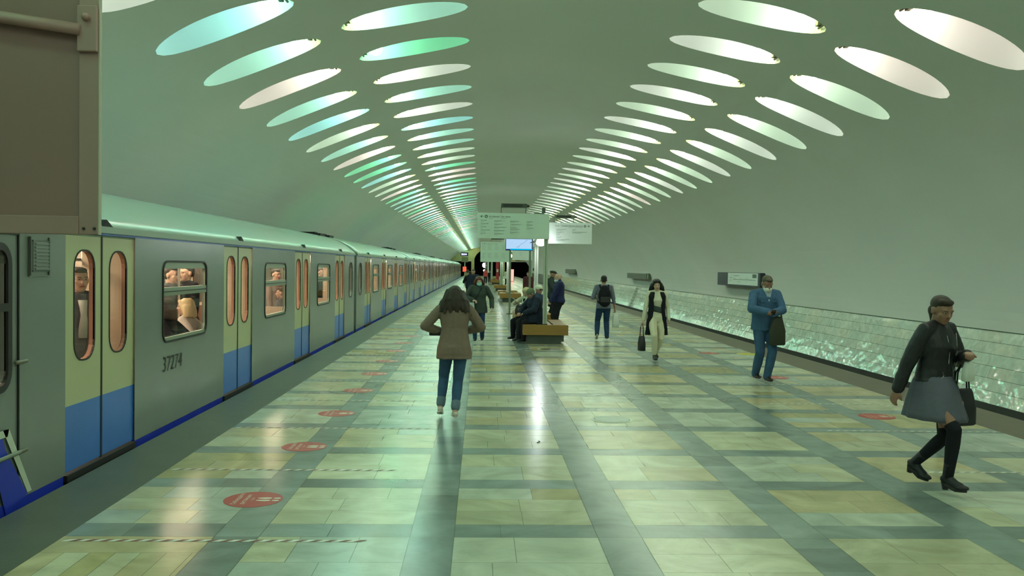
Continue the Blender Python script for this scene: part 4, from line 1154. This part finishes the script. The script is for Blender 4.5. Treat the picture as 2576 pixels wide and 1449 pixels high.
def shoes(q, m, sole=None, boot=0., heel=0., name='shoe', low=False):
    for i in (0, 1):
        b = MB(); an, fd, un = q.ankle[i], q.fd[i], q.fu[i]; s = q.s
        base = an - un * (.055 * s + heel)
        sd = fd.cross(un).normalized()
        def at(f, u, r=0): return base + fd * f * s + un * u * s + sd * r * s
        hh = heel / s
        b.ell(at(-.03, .035 + hh), (.036 * s, .044 * s, .034 * s), Matrix((sd, fd, un)).transposed())
        b.cap(at(-.02, .034 + hh), .033 * s, at(.10, .026 + hh * .35), .032 * s); b.ell(at(.12, .024 + hh * .15), (.042 * s, .062 * s, .022 * s), Matrix((sd, fd, un)).transposed())
        if not low: b.cap(at(-.015, .04 + hh), .036 * s, an + (q.knee[i] - an) * .10, .040 * s)
        b.cap(an - un * .012 * s, .036 * s, at(.075, .036 + hh * .35), .030 * s)
        if boot: b.cap(at(-.01, .05 + hh), .040 * s, an + (q.knee[i] - an) * boot, .048 * s)
        o = solid(b, name, m, q.root, min(q.vox, .009), 1)
        b = MB(); rings = []
        for u_ in (0, .018):
            rings.append([at(.045 + .115 * math.sin(2 * PI * j / 20), u_ + hh * max(0, 1 - (.045 + .115 * math.sin(2 * PI * j / 20) + .07) / .14), .040 * math.cos(2 * PI * j / 20) * (1.08 if math.sin(2 * PI * j / 20) > 0 else .85)) for j in range(20)])
        b.loft(rings)
        if heel: b.loft([[at(-.035 + .030 * math.sin(2 * PI * j / 10) * w_, z_, .030 * w_ * math.cos(2 * PI * j / 10)) for j in range(10)] for z_, w_ in ((0, .8), (hh + .01, 1.05))])
        b.build('sole', sole or m, o)
def hair(q, m, style, vox=None):
    h, R, s = q.h, q.R, q.s; b = MB(); r = random.Random(5)
    if style == 'bald': return
    if style in ('short', 'receding'):
        b.ell(h(0, -.024, .048), (.082 * s, .095 * s, .078 * s), R); b.ell(h(0, -.055, .0), (.070 * s, .062 * s, .060 * s), R)
        if style == 'short': b.ell(h(0, .045, .088), (.058 * s, .045 * s, .028 * s), R)
    if style == 'bun':
        b.ell(h(0, -.022, .046), (.083 * s, .098 * s, .081 * s), R); b.ell(h(0, .04, .085), (.06 * s, .048 * s, .026 * s), R); b.ell(h(0, -.085, -.03), (.05 * s, .05 * s, .055 * s), R); b.cap(h(0, -.10, -.05), .035 * s, h(-.02, -.11, -.13), .015 * s)
        b.ell(h(.05, .05, .095), (.04 * s, .035 * s, .02 * s), R)
    if style in ('long', 'bob', 'vlong'):
        b.ell(h(0, -.020, .044), (.092 * s, .104 * s, .086 * s), R); b.ell(h(0, -.05, -.02), (.088 * s, .070 * s, .09 * s), R)
        L = {'bob': .14, 'long': .17, 'vlong': .30}[style]
        for j in range(18 if style != 'bob' else 14):
            a = PI * (.02 + .96 * j / (17 if style != 'bob' else 13)); x = .092 * math.cos(a); y = -.02 - .085 * math.sin(a)
            fl = (1.45 if style == 'long' else 1.3) + r.uniform(-.08, .28)
            p = [h(x, y, .01), h(x * fl, y * 1.05, -.08), h(x * fl * (1.25 if style == 'long' else 1.05), y * 1.1 + r.uniform(-.01, .02), -.08 - L * r.uniform(.45, .6)), h(x * fl * (1.35 if style == 'long' else 1.0) + r.uniform(-.015, .015), y * 1.1 + r.uniform(-.02, .03), -.08 - L * r.uniform(.85, 1.05))]
            if style == 'bob': p = [h(x, y, .01), h(x * 1.2, y * 1.1, -.06), h(x * 1.35, y * 1.15, -.115 + r.uniform(-.01, .01))]
            rr = [.030 * s, .030 * s, .026 * s, .010 * s]
            for u in range(len(p) - 1): b.cap(p[u], rr[u], p[u + 1], rr[u + 1], 8)
        for e in (-1, 1): b.cap(h(e * .05, .062, .080), .026 * s, h(e * .088, .02, .0), .020 * s, 8); b.cap(h(e * .088, .02, .0), .020 * s, h(e * .095, .0, -.07), .018 * s, 8)
    if style == 'long':
        for j in range(34):
            a = PI * r.uniform(-.02, 1.02); x = .10 * math.cos(a); y = -.02 - .09 * math.sin(a); k_ = r.uniform(1.3, 1.75); z1 = -.10 - r.uniform(.02, .13)
            b.cap(h(x * 1.05, y, r.uniform(-.05, .06)), .020 * s, h(x * k_, y * 1.15 + r.uniform(-.02, .03), -.08), .017 * s, 8); b.cap(h(x * k_, y * 1.15, -.08), .016 * s, h(x * k_ * 1.12 + r.uniform(-.02, .02), y * 1.2, z1), .006 * s, 8)
    if style == 'seatlong':
        b.ell(h(0, -.022, .044), (.090 * s, .102 * s, .085 * s), R); b.ell(h(0, -.05, -.03), (.084 * s, .06 * s, .10 * s), R)
        for e in (-1, 1): b.cap(h(e * .05, .058, .075), .026 * s, h(e * .088, .01, -.02), .022 * s, 8); b.cap(h(e * .088, .01, -.02), .024 * s, h(e * .085, -.01, -.12), .02 * s, 8)
        pass
    return solid(b, 'hair', m, q.root, vox or min(q.vox, .010), 1, .010)
def world(q, p): return q.root.matrix_basis @ V(p)
def wm(q): return Matrix.Translation(q.root.location) @ Matrix.Rotation(q.root.rotation_euler.z, 4, 'Z')
hb_dark = mat('dark brown hair', (.040, .026, .016), .5, bump=.01, bscale=60, stretch=(8, 8, 1)); hb_black = mat('black hair', (.008, .007, .007), .4, bump=.008, bscale=60, stretch=(8, 8, 1))
hb_red = mat('auburn hair', (.10, .025, .012), .5); hb_blond = mat('blond hair', (.62, .50, .28), .5); hb_grey = mat('greying brown hair', (.07, .055, .035), .7)
jeans = cloth('blue denim', (.045, .10, .19), v=.35); djeans = cloth('dark blue denim', (.02, .05, .11), v=.3); blk = cloth('black cloth', (.012, .013, .017), v=.2)
leather = mat('black leather', (.010, .010, .014), .52, bump=.004, bscale=14); shoeb = mat('black shoe', (.01, .01, .01), .4); shoew = mat('pale shoe', (.55, .50, .42), .5); solew = mat('white sole', (.6, .6, .55), .6)
maskc = mat('turquoise face mask', (.28, .62, .58), .7); maskw = mat('white face mask', (.72, .74, .68), .7)
def bag(q, name, c, w, h_, d, m, label, cat, top=.08, strap=None, soft=.9, rot=0., taper=.9, extra=None, hm=None):
    """bag hanging below point c (person space); w along local x"""
    T = wm(q); root_l = T @ V(c)
    b = MB(); rings = []
    for z, k1, k2 in ((-h_, .88, .8), (-h_ * .96, 1, 1), (-h_ * .5, 1.0, 1.0), (-h_ * .08, taper, .62), (0, taper * .97, .35)):
        ring = []
        for j in range(24):
            a = 2 * PI * j / 24; e = .45; cx = math.copysign(abs(math.cos(a)) ** e, math.cos(a)); cy_ = math.copysign(abs(math.sin(a)) ** e, math.sin(a))
            ring.append((cx * w / 2 * k1, cy_ * d / 2 * k2, z - top))
        rings.append(ring)
    b.loft(rings); o = b.build(name, m, None, True); o.location = root_l; o.rotation_euler = (0, 0, q.root.rotation_euler.z + math.radians(rot))
    b = MB()
    for s_ in (-1, 1):
        b.tube([(-w * .28, s_ * d * .1, -top - .01), (-w * .22, s_ * d * .08, -top * .35), (0, 0, 0), (w * .22, s_ * d * .08, -top * .35), (w * .28, s_ * d * .1, -top - .01)], .007, 6)
    b.build('handle', hm or m, o)
    tag(o, label, cat); return o

# 1 — woman in taupe blazer, seen from behind, elbows out
q = person('woman in taupe blazer and rolled jeans walking away, elbows out', (-.31, 10.42, 0), 0.03, 1.655, 'f', 'f', feet=[(-.16, -.03, .03), (.02, -.14, 0)], hands=[(-.155, .15, 1.03), (.12, .23, 1.04)], elbows=[(-1, -.35, -.1), (1, -.35, -.1)], knees=[(0, 1, 0), (0, 1, 0)], lean=4, head=(0, 14, 0), vox=.010, foot_pitch=(18, 0), wide=1.06)
face(q); hair(q, hb_dark, 'long'); shirt(q, cloth('taupe wool', (.20, .15, .115), v=.1), .022, .435, 'blazer', flare=.012, disp=.01, boxy=.088)
pants(q, jeans, .010, .84, cuffm=cloth('pale denim cuff', (.13, .19, .24))); shoes(q, shoew, solew, low=True)
bag(q, 'clutch_bag', (-.20, .10, 1.08), .22, .085, .05, leather, 'flat black clutch held at the left side of the woman in taupe', 'bag', top=.0)
# 2 — woman in green coat and mask, facing the camera
q = person('auburn-haired woman in green coat and turquoise mask walking towards the camera', (-.05, 20.95, 0), PI - .05, 1.66, 'f', 'f', feet=[(-.10, -.12, .0), (.06, .12, 0)], hands=[(-.34, .10, .86), (.12, .22, 1.04)], elbows=[(-.5, -1, 0), (.9, -.6, 0)], lean=5, head=(12, 8, 10), vox=.012, side=-.04, wide=1.12)
face(q, (maskc, 0)); hair(q, hb_red, 'bob'); shirt(q, cloth('dark green coat', (.048, .066, .056), v=.2), .026, .44, 'coat', flare=.012, boxy=.09, collar=.02)
b = MB(); b.tube([q.sp(.82) - q.RT * .07 + q.FW * .11, q.sp(.70) + q.FW * .155 + q.RT * .02, q.sp(.58) + q.RT * .16 + q.FW * .12], .012, 6); b.build('bag_strap', shoeb, q.root)
pants(q, djeans, .012); shoes(q, shoeb, solew)
bag(q, 'handbag', (.17, .20, 1.02), .18, .20, .09, mat('pale grey bag', (.45, .5, .46), .5), 'small pale handbag held by the woman in green coat', 'bag', top=.04)
# 3 — man with backpack
q = person('man in grey-blue shirt and jeans walking away with a black backpack', (3.16, 21.8, 0), -.02, 1.715, 'm', 'm', feet=[(-.17, -.10, .07), (.10, -.0, 0)], hands=[(-.16, .26, 1.12), (.30, .02, .80)], elbows=[(-.45, -1, 0), (.5, -1, 0)], knees=[(0, 1, 0), (0, 1, 0)], lean=2, vox=.012, foot_pitch=(38, 0), curl=(40, 80))
face(q); hair(q, hb_black, 'short'); shirt(q, cloth('grey-blue shirt', (.16, .18, .23), v=.15), .016, .48, 'shirt', sleeves=.72, flare=.004, boxy=.088); pants(q, djeans, .016); shoes(q, shoeb, solew)
T = wm(q)
b = MB(); b.ell((0, 0, 0), (.165, .10, .25)); b.ell((0, -.03, -.12), (.155, .09, .16)); b.ell((0, 0, .16), (.12, .07, .12))
bp = solid(b, 'backpack', blk, None, .014, 2); bp.location = T @ V((0, -.19, 1.15)); tag(bp, 'black backpack on the back of the man in grey-blue shirt', 'backpack')
for e in (-1, 1):
    b = MB(); b.tube([(e * .10, .03, .20), (e * .11, .12, .275), (e * .115, .24, .24), (e * .13, .30, .08), (e * .15, .18, -.14), (e * .13, .05, -.18)], .022, 8); b.build('shoulder_strap', blk, bp, True)
b = MB(); b.box((-.12, -.125, -.16), (.12, -.105, -.02)); bevel(b.build('front_pocket', mat('black nylon', (.018, .018, .02), .5), bp), .01)
bag(q, 'plastic_bag', q.hand[1] + V((0.01, .0, .0)), .17, .33, .12, mat('thin white plastic', (.62, .66, .60), .3, bump=.01, bscale=9), 'white plastic carrier bag in the right hand of the backpack man', 'bag', top=.08, taper=.75)
# 4 — woman in white with long black waistcoat
q = person('black-haired woman in white clothes with long black waistcoat walking towards the camera', (3.55, 17.1, 0), PI + .03, 1.70, 'f', 'f', wide=.93, feet=[(-.035, -.16, .02), (.045, .10, 0)], hands=[(-.24, .06, .84), (.27, .02, .81)], elbows=[(-.6, -1, 0), (.6, -1, 0)], lean=0, head=(-6, 10, 4), vox=.010, heel=.04, curl=(35, 80))
face(q); hair(q, hb_black, 'vlong'); wk = cloth('cream knit', (.62, .60, .46), v=.06)
shirt(q, wk, .008, .56, 'turtleneck', collar=.028, disp=.006); pants(q, cloth('cream trousers', (.64, .60, .44), v=.06), .012, .93, waist=.62)
b = MB()
for e in (-1, 1):
    rings = []
    for f, x0, x1, yy in ((.31, .11, .215, .05), (.40, .09, .20, .065), (.50, .075, .175, .075), (.60, .062, .150, .075), (.70, .055, .152, .085), (.77, .045, .160, .075), (.82, .03, .13, .04)):
        c = q.sp(f); xs = e * (x0 + x1) / 2; hw_ = (x1 - x0) / 2
        rings.append([c + q.RT * (xs + hw_ * math.cos(2 * PI * j / 12)) * q.s * 1.1 + q.FW * (yy - .02 + .055 * math.sin(2 * PI * j / 12)) * q.s * 1.05 for j in range(12)])
    b.loft(rings)
rings = []
for f, hw_ in ((.31, .20), (.45, .185), (.60, .15), (.72, .15), (.80, .15), (.825, .08)):
    c = q.sp(f); rings.append([c + q.RT * hw_ * math.cos(2 * PI * j / 14) * q.s * 1.05 + q.FW * (-.06 + .055 * math.sin(2 * PI * j / 14)) * q.s for j in range(14)])
b.loft(rings); solid(b, 'waistcoat', blk, q.root, .011, 2, .008)
b = MB(); b.loft([[q.sp(.615 + dz) + q.RT * .135 * math.cos(2 * PI * j / 20) + q.FW * (.012 + .105 * math.sin(2 * PI * j / 20)) + V((0, 0, .035 * math.cos(2 * PI * j / 20))) for j in range(20)] for dz in (-.035, -.02, .02, .035)]); b.build('waist_wrap', mat('dark grey wrap', (.03, .045, .04), .7), q.root, True)
shoes(q, shoeb, shoeb, boot=.22, heel=.04)
bag(q, 'handbag', q.hand[1] + V((.02, .03, .02)), .13, .30, .17, leather, 'tall black handbag hanging from the hand of the woman in white', 'bag', top=.26, taper=.8, rot=8, hm=mat('tan bag handle', (.12, .06, .04), .5))
# 5 — man in denim looking at his phone
dj = cloth('denim jacket', (.055, .12, .22), v=.22)
q = person('man in denim jacket and jeans with white mask looking at a phone', (4.72, 14.02, 0), PI + .12, 1.83, 'm', 'd', feet=[(-.02, .10, .0), (.08, -.13, .02)], hands=[(.01, .33, 1.16), (.09, .34, 1.18)], elbows=[(-1.0, -.25, -.3), (1.0, -.25, -.3)], lean=2, head=(-4, 24, 0), vox=.010, wide=1.05, curl=(70, 70), palm=[(.6, 0, .6), (-.6, 0, .6)])
face(q, (maskw, -.01)); hair(q, hb_grey, 'short')
shirt(q, dj, .026, .475, 'denim_jacket', flare=.004, collar=.0, cuff=.006, disp=.016, boxy=.096); pants(q, jeans, .014, 1.0, flare=.008); shoes(q, mat('dark brown shoe', (.03, .015, .012), .35))
b = MB(); c = q.sp(.80) + q.FW * .085
b.add([c + q.RT * -.055 + V((0, .035, .055)), c + q.RT * .055 + V((0, .035, .055)), c + q.FW * .055 + V((0, 0, -.13))], [(0, 1, 2)]); b.add([c + q.RT * -.05 + q.FW * .01 + V((0, 0, .05)), c + q.RT * .05 + q.FW * .01 + V((0, 0, .05)), c + q.FW * .03 + V((0, 0, -.13))], [(0, 2, 1)])
b.cap(c + q.RT * -.05 + V((0, 0, .065)), .018, c + q.FW * .05 + V((0, 0, -.10)), .012, 8); b.cap(c + q.RT * .05 + V((0, 0, .065)), .018, c + q.FW * .05 + V((0, 0, -.10)), .012, 8); b.build('shirt_collar', mat('pale blue shirt', (.34, .42, .50), .8), q.root)
for e in (-1, 1):
    b = MB(); c2 = q.sp(.735) + q.FW * .128 + q.RT * e * .095; b.box(tuple(c2 - V((.05, .012, .012))), tuple(c2 + V((.05, .014, .028)))); bevel(b.build('pocket_flap', dj, q.root), .005)
T = wm(q); b = MB(); b.box((-.038, -.006, -.07), (.038, .006, .07)); o = b.build('phone', mat('dark phone', (.02, .02, .03), .2), None); bevel(o, .004); o.location = T @ V((.05, .42, 1.18)); o.rotation_euler = (-.9, 0, PI); tag(o, 'dark phone in the hands of the man in denim', 'phone')
bag(q, 'shopping_bag', (-.10, .27, 1.17), .27, .47, .12, mat('dark olive bag cloth', (.03, .035, .022), .7, bump=.01, bscale=8), 'dark cloth shopping bag hanging from the arm of the man in denim', 'bag', top=.06, taper=.6, rot=8)
# 6 — woman in black jacket and grey skirt
q = person('woman in black leather jacket, grey skirt and black knee socks striding past', (3.90, 7.18, 0), PI + .42, 1.71, 'f', 'd', feet=[(-.05, -.20, .03), (.05, .20, 0)], hands=[(-.07, .25, 1.17), (.31, -.14, .80)], elbows=[(-.7, -.6, -.6), (.4, -1, 0)], knees=[(0, 1, 0), (0, 1, 0)], lean=2, head=(-22, 16, 0), vox=.009, heel=.055, shoulder_yaw=8, curl=(70, 30), wide=1.10, foot_pitch=(12, -6))
face(q); hair(q, hb_dark, 'bun'); shirt(q, leather, .022, .545, 'leather_jacket', flare=.004, collar=.0, disp=.014, boxy=.088)
b = MB(); b.add([q.sp(.83) + q.RT * -.04 + q.FW * .05, q.sp(.83) + q.RT * .04 + q.FW * .05, q.sp(.76) + q.FW * .125], [(0, 1, 2)]); b.cap(q.sp(.835) + q.FW * .02, .06, q.sp(.79) + q.FW * .055, .045); b.build('neck_top', mat('dark grey top', (.09, .08, .09), .8), q.root, True)
for (f0, x0, f1, x1) in ((.78, .055, .64, .015), (.79, -.085, .68, -.055), (.70, -.12, .60, -.07), (.60, .09, .57, .12)):
    b = MB(); b.tube([q.sp(f0) + q.RT * x0 + q.FW * .122, q.sp((f0 + f1) / 2) + q.RT * (x0 + x1) / 2 + q.FW * .142, q.sp(f1) + q.RT * x1 + q.FW * .128], .0035, 5); b.build('zip', steel, q.root)
skm = cloth('grey pleated wool', (.115, .12, .155), v=.12)
b = MB(); rings = []; n = 48
for i in range(9):
    t = i / 8; f = .575 - t * .215; rx = (.098 + .042 * t ** .7) * q.s * 1.7; ry = (.076 + .078 * t ** .7) * q.s * 1.7; am = .010 * t
    rings.append([q.sp(f) + q.FW * .025 * t + q.RT * (rx + am * math.sin(12 * 2 * PI * j / n)) * math.cos(2 * PI * j / n) + q.FW * (ry + am * math.sin(12 * 2 * PI * j / n)) * math.sin(2 * PI * j / n) for j in range(n)])
b.loft(rings); b.build('skirt', skm, q.root, True)
for i in (0, 1):
    b = MB(); k0 = q.knee[i] + (q.hipj[i] - q.knee[i]) * .10; b.cap(k0, .060 * q.s, q.knee[i], .057 * q.s); cf = q.knee[i].lerp(q.ankle[i], .3); b.cap(q.knee[i], .056 * q.s, cf, .058 * q.s); b.cap(cf, .058 * q.s, q.ankle[i], .040 * q.s); solid(b, 'knee_sock', blk, q.root, .009, 1)
shoes(q, leather, shoeb, boot=.30, heel=.055, name='ankle_boot')
hbag = bag(q, 'handbag', (-.17, .14, 1.09), .25, .31, .13, leather, 'shiny black handbag with small coloured figure print held by the skirt woman', 'bag', top=.22, taper=.8, rot=-8)
b = MB(); b.ell((.05, .062, -.36), (.014, .005, .05)); b.ell((.035, .062, -.41), (.008, .005, .03)); b.ell((.06, .062, -.42), (.008, .005, .03)); b.build('print', mat('rosy print', (.42, .22, .18), .5), hbag)
bag(q, 'plastic_bag', (-.11, .24, 1.14), .12, .17, .06, mat('thin white plastic', (.62, .66, .60), .3), 'small crumpled white bag below the hand of the skirt woman', 'bag', top=.02, taper=.6)
# 7 — short person almost hidden behind her
q = person('person in black sneakers with white soles almost hidden behind the skirt woman', (5.00, 9.12, 0), -1.35, 1.30, 'm', 'm', feet=[(-.09, .14, .0), (.09, .0, 0)], lean=4, vox=.014)
face(q, eyes=False); hair(q, hb_black, 'short'); shirt(q, blk, .018, .46, 'jacket'); pants(q, blk, .014); shoes(q, shoeb, solew)
# 8 — seated group on the nearest bench
def seated(label, loc, rz, H, sex, skin, **k):
    a = dict(hip=.60, feet=[(-.10, .42, .0), (.10, .46, .0)], vox=.012); a.update(k)
    return person(label, loc, rz, H, sex, skin, **a)
navy = cloth('dark navy coat', (.018, .026, .045), v=.25)
q = seated('seated person in dark navy coat and olive knitted hat bending forward', (1.42, 21.0, 0), PI / 2 + .35, 1.72, 'm', 'm', lean=13, hands=[(-.14, .40, .74), (.14, .42, .74)], head=(0, 18, 0), wide=1.15, elbows=[(-1, -.4, 0), (1, -.4, 0)], hip=.57)
shirt(q, navy, .040, .44, 'coat', flare=.02, collar=.015, disp=.02, fat=.012); pants(q, blk, .022); shoes(q, shoeb)
b = MB(); b.ell(q.h(0, -.012, .052), (.092 * q.s, .108 * q.s, .088 * q.s), q.R); b.ell(q.h(0, -.03, .01), (.088 * q.s, .088 * q.s, .06 * q.s), q.R); solid(b, 'knitted_hat', cloth('olive knit', (.13, .17, .10), v=.2), q.root, .012, 1, .006); face(q)
b = MB(); c = V((.0, .36, .0)); b.box((-.14, .30, .60), (.14, .44, .62)); 
for i in (0, 1): pass
lap = MB(); lap.loft([[(x_ * 1.0, y_, z_) for x_, y_, z_ in ((-.22, .0, .50), (.22, .0, .50), (.22, .0, .72), (-.22, .0, .72))], [(x_, y_, z_) for x_, y_, z_ in ((-.22, .34, .50), (.22, .36, .50), (.20, .36, .70), (-.20, .34, .70))]]); o = solid(lap, 'coat_skirt', navy, q.root, .015, 3, .02)
q = seated('blond seated woman in pale cardigan over black clothes looking down', (1.22, 21.72, 0), PI / 2 + .55, 1.63, 'f', 'f', lean=3, hands=[(-.16, .28, .84), (.10, .30, .98)], head=(22, 20, 0), elbows=[(-1, -.5, 0), (1, -.5, -.2)], hip=.60, feet=[(-.08, .30, .0), (.08, .40, .0)])
shirt(q, cloth('pale cream cardigan', (.55, .55, .42), v=.1), .022, .56, 'cardigan'); pants(q, blk, .022); shoes(q, shoeb); face(q); hair(q, hb_blond, 'bob')
b = MB(); b.loft([[q.sp(f) + q.RT * w_ * math.cos(2 * PI * j / 14) + q.FW * (.055 + .075 * math.sin(2 * PI * j / 14)) for j in range(14)] for f, w_ in ((.55, .12), (.64, .09), (.74, .075), (.80, .05))]); solid(b, 'black_top', blk, q.root, .012, 1)
bag(q, 'handbag', (.0, .26, .92), .30, .24, .14, leather, 'black handbag on the lap of the seated blond woman', 'bag', top=.03, taper=.8)
b = MB(); b.box((-.035, -.005, -.065), (.035, .005, .065)); o = b.build('phone', mat('pale phone', (.5, .55, .5), .3), None); bevel(o, .004); o.location = wm(q) @ V((.06, .37, 1.03)); o.rotation_euler = (-1.0, 0, PI / 2); tag(o, 'pale phone in the hand of the seated blond woman', 'phone')
q = seated('seated man with white cap and dark glasses in navy jacket behind the sign post', (1.47, 22.35, 0), PI / 2 + .25, 1.76, 'm', 'm', lean=-4, hands=[(-.14, .34, .68), (.14, .36, .68)], head=(88, 2, 0), hip=.58, shoulder_yaw=30)
shirt(q, cloth('navy jacket', (.04, .055, .10), v=.2), .028, .46, 'jacket', collar=.02); pants(q, blk, .02); shoes(q, shoeb)
b = MB(); b.ell(q.h(0, -.012, .054), (.090 * q.s, .106 * q.s, .086 * q.s), q.R); solid(b, 'white_cap', cloth('white knit', (.68, .70, .58), v=.05), q.root, .012, 1)
b = MB()
for e in (-1, 1): b.box(tuple(V((-.024, -.004, -.014)) + V((e * .032, 0, 0))), tuple(V((.024, .004, .014)) + V((e * .032, 0, 0)))); b.box((e * .056 - .003, -.09, -.003), (e * .056 + .003, 0, .006))
b.box((-.012, -.004, .0), (.012, .004, .006)); o = b.build('glasses', shoeb, q.root); MM = q.R.to_4x4(); MM.translation = q.h(0, .102, .008); o.matrix_local = MM; face(q)
# 9 — bald man standing, facing left
q = person('bald standing man in dark blue sweater facing left, mask on his chin', (2.22, 24.0, 0), PI / 2 + .10, 1.745, 'm', 'f', feet=[(-.10, .0, 0), (.12, .04, 0)], hands=[(-.12, .32, .80), (.14, .24, .86)], head=(0, 6, 0), vox=.012, wide=1.12, lean=1, curl=(60, 60))
shirt(q, cloth('dark blue sweater', (.022, .028, .085), v=.15), .024, .50, 'sweater', collar=.03, fat=.012); pants(q, blk, .018); shoes(q, shoeb); face(q, (mat('pale blue chin mask', (.4, .5, .55), .7), -.035))
bag(q, 'shoulder_bag', (-.06, .30, .90), .14, .12, .06, leather, 'small dark object in the hand of the bald man', 'bag', top=.02)
# 10 — man with cap opposite him
q = person('man in dark grey jacket and flat cap facing the bald man', (2.38, 28.4, 0), -PI / 2 - .5, 1.80, 'm', 'm', feet=[(-.14, .12, 0), (.14, -.1, 0)], hands=[(-.1, .34, 1.08), (.12, .34, 1.05)], head=(10, 8, 0), vox=.014, elbows=[(-1, -.6, 0), (1, -.6, 0)])
shirt(q, cloth('dark grey jacket', (.035, .045, .045), v=.2), .028, .48, 'jacket', collar=.02); pants(q, blk, .018); shoes(q, shoeb)
b = MB(); b.ell(q.h(0, -.01, .07), (.095 * q.s, .115 * q.s, .05 * q.s), q.R); b.ell(q.h(0, .10, .05), (.06 * q.s, .05 * q.s, .012 * q.s), q.R); solid(b, 'flat_cap', cloth('dark cap', (.03, .035, .025)), q.root, .013, 1); face(q)
# 11… people farther off
def simple(label, loc, rz, H, top, low, hm='short', hmat=hb_black, sex='m', **k):
    a = dict(vox=.02); a.update(k)
    q = person(label, loc, rz, H, sex, 'f' if sex == 'f' else 'm', **a)
    shirt(q, top, .024, .47, 'jacket', disp=.0, flare=.008); pants(q, low, .018, disp=0); shoes(q, shoeb); hair(q, hmat, hm, .016); return q
simple('man in maroon sweater standing behind the television leg', (2.23, 40.0, 0), PI, 1.68, cloth('maroon knit', (.075, .022, .03)), blk, feet=[(-.1, 0, 0), (.12, .05, 0)])
simple('person in beige coat near the left tunnel, walking away', (-1.02, 66.0, 0), .2, 1.66, cloth('beige coat', (.26, .22, .12)), djeans, 'bob', hb_dark, 'f', feet=[(-.08, -.18, .03), (.08, .12, 0)])
q = simple('broad figure in dark navy uniform behind the woman in green coat', (-.34, 40.0, 0), PI - .3, 1.76, navy, navy, wide=1.2)
q = simple('second dark-clothed figure left of the woman in green coat', (-.52, 42.0, 0), .2, 1.66, blk, blk, wide=1.15, hands=[(-.2, .3, 1.1), (.2, .3, 1.1)])
simple('distant person in coral red top near the white lamp', (.52, 92.0, 0), PI, 1.66, cloth('coral top', (.52, .09, .08)), blk, sex='f', hm='bob', hmat=hb_dark)
simple('distant person in white shirt and black trousers right of the red column', (2.32, 76.0, 0), -.6, 1.70, cloth('white shirt', (.5, .52, .5)), blk, feet=[(-.12, -.12, 0), (.12, .14, 0)])
simple('distant dark figure seated-height behind the far benches', (1.0, 96.0, 0), PI, 1.40, blk, blk)
# passengers inside the first car (their feet stand on the carriage floor)
def rider(label, loc, rz, H, top, low, hm, hmat, sex='m', seat=False, **k):
    a = dict(vox=.015)
    if seat: a.update(hip=.58, feet=[(-.1, .42, 0), (.1, .42, 0)])
    a.update(k)
    q = person(label, loc, rz, H, sex, 'f', **a); shirt(q, top, .022, .47, 'jacket', disp=.006, flare=.004); pants(q, low, .016, disp=0); shoes(q, shoeb); hair(q, hmat, hm, .012); face(q); return q
gs = cloth('grey suit', (.10, .10, .11)); ws = cloth('white shirt', (.5, .52, .5)); fz = .035
q = rider('man in dark suit and white shirt standing behind the first train door window', (-3.86, 8.35, fz), -2.35, 1.80, gs, gs, 'short', hb_grey)
b = MB(); b.loft([[q.sp(f) + q.RT * w_ * math.cos(2 * PI * j / 12) + q.FW * (.085 + .07 * math.sin(2 * PI * j / 12)) for j in range(12)] for f, w_ in ((.60, .045), (.70, .055), (.80, .045))]); b.build('white_shirt', ws, q.root, True)
rider('standing passenger in grey seen through the upper part of the first train window', (-4.30, 12.05, fz), -PI / 2 - .3, 1.80, gs, blk, 'short', hb_dark)
rider('standing passenger in dark jacket at the right of the first train window', (-4.40, 13.0, fz), PI / 2 + .9, 1.82, blk, blk, 'short', hb_black)
rider('seated passenger with dark hair and dark coat, back to the first train window', (-3.83, 10.55, fz), PI / 2, 1.72, blk, blk, 'bob', hb_dark, seat=True)
rider('seated passenger with blond hair and white shirt in the first train window', (-3.85, 11.35, fz), PI / 2, 1.66, cloth('white blouse', (.55, .5, .45)), blk, 'bob', hb_blond, 'f', seat=True)
rider('passenger in dark clothes standing inside the second train door', (-3.98, 13.95, fz), -PI / 2 - .5, 1.74, cloth('maroon knit', (.075, .022, .03)), blk, 'short', hb_black)
rider('passenger in pale clothes seen through the second train window', (-4.35, 18.3, fz), -PI / 2 - .5, 1.74, cloth('pink grey coat', (.3, .22, .2)), blk, 'short', hb_dark)
rider('seated passenger low in the second train window', (-3.85, 16.75, fz), PI / 2, 1.7, gs, blk, 'short', hb_grey, seat=True)
rider('passenger in dark coat seen through the third train window', (-4.25, 22.9, fz), -PI / 2 - .5, 1.76, blk, blk, 'short', hb_dark)
#PART5
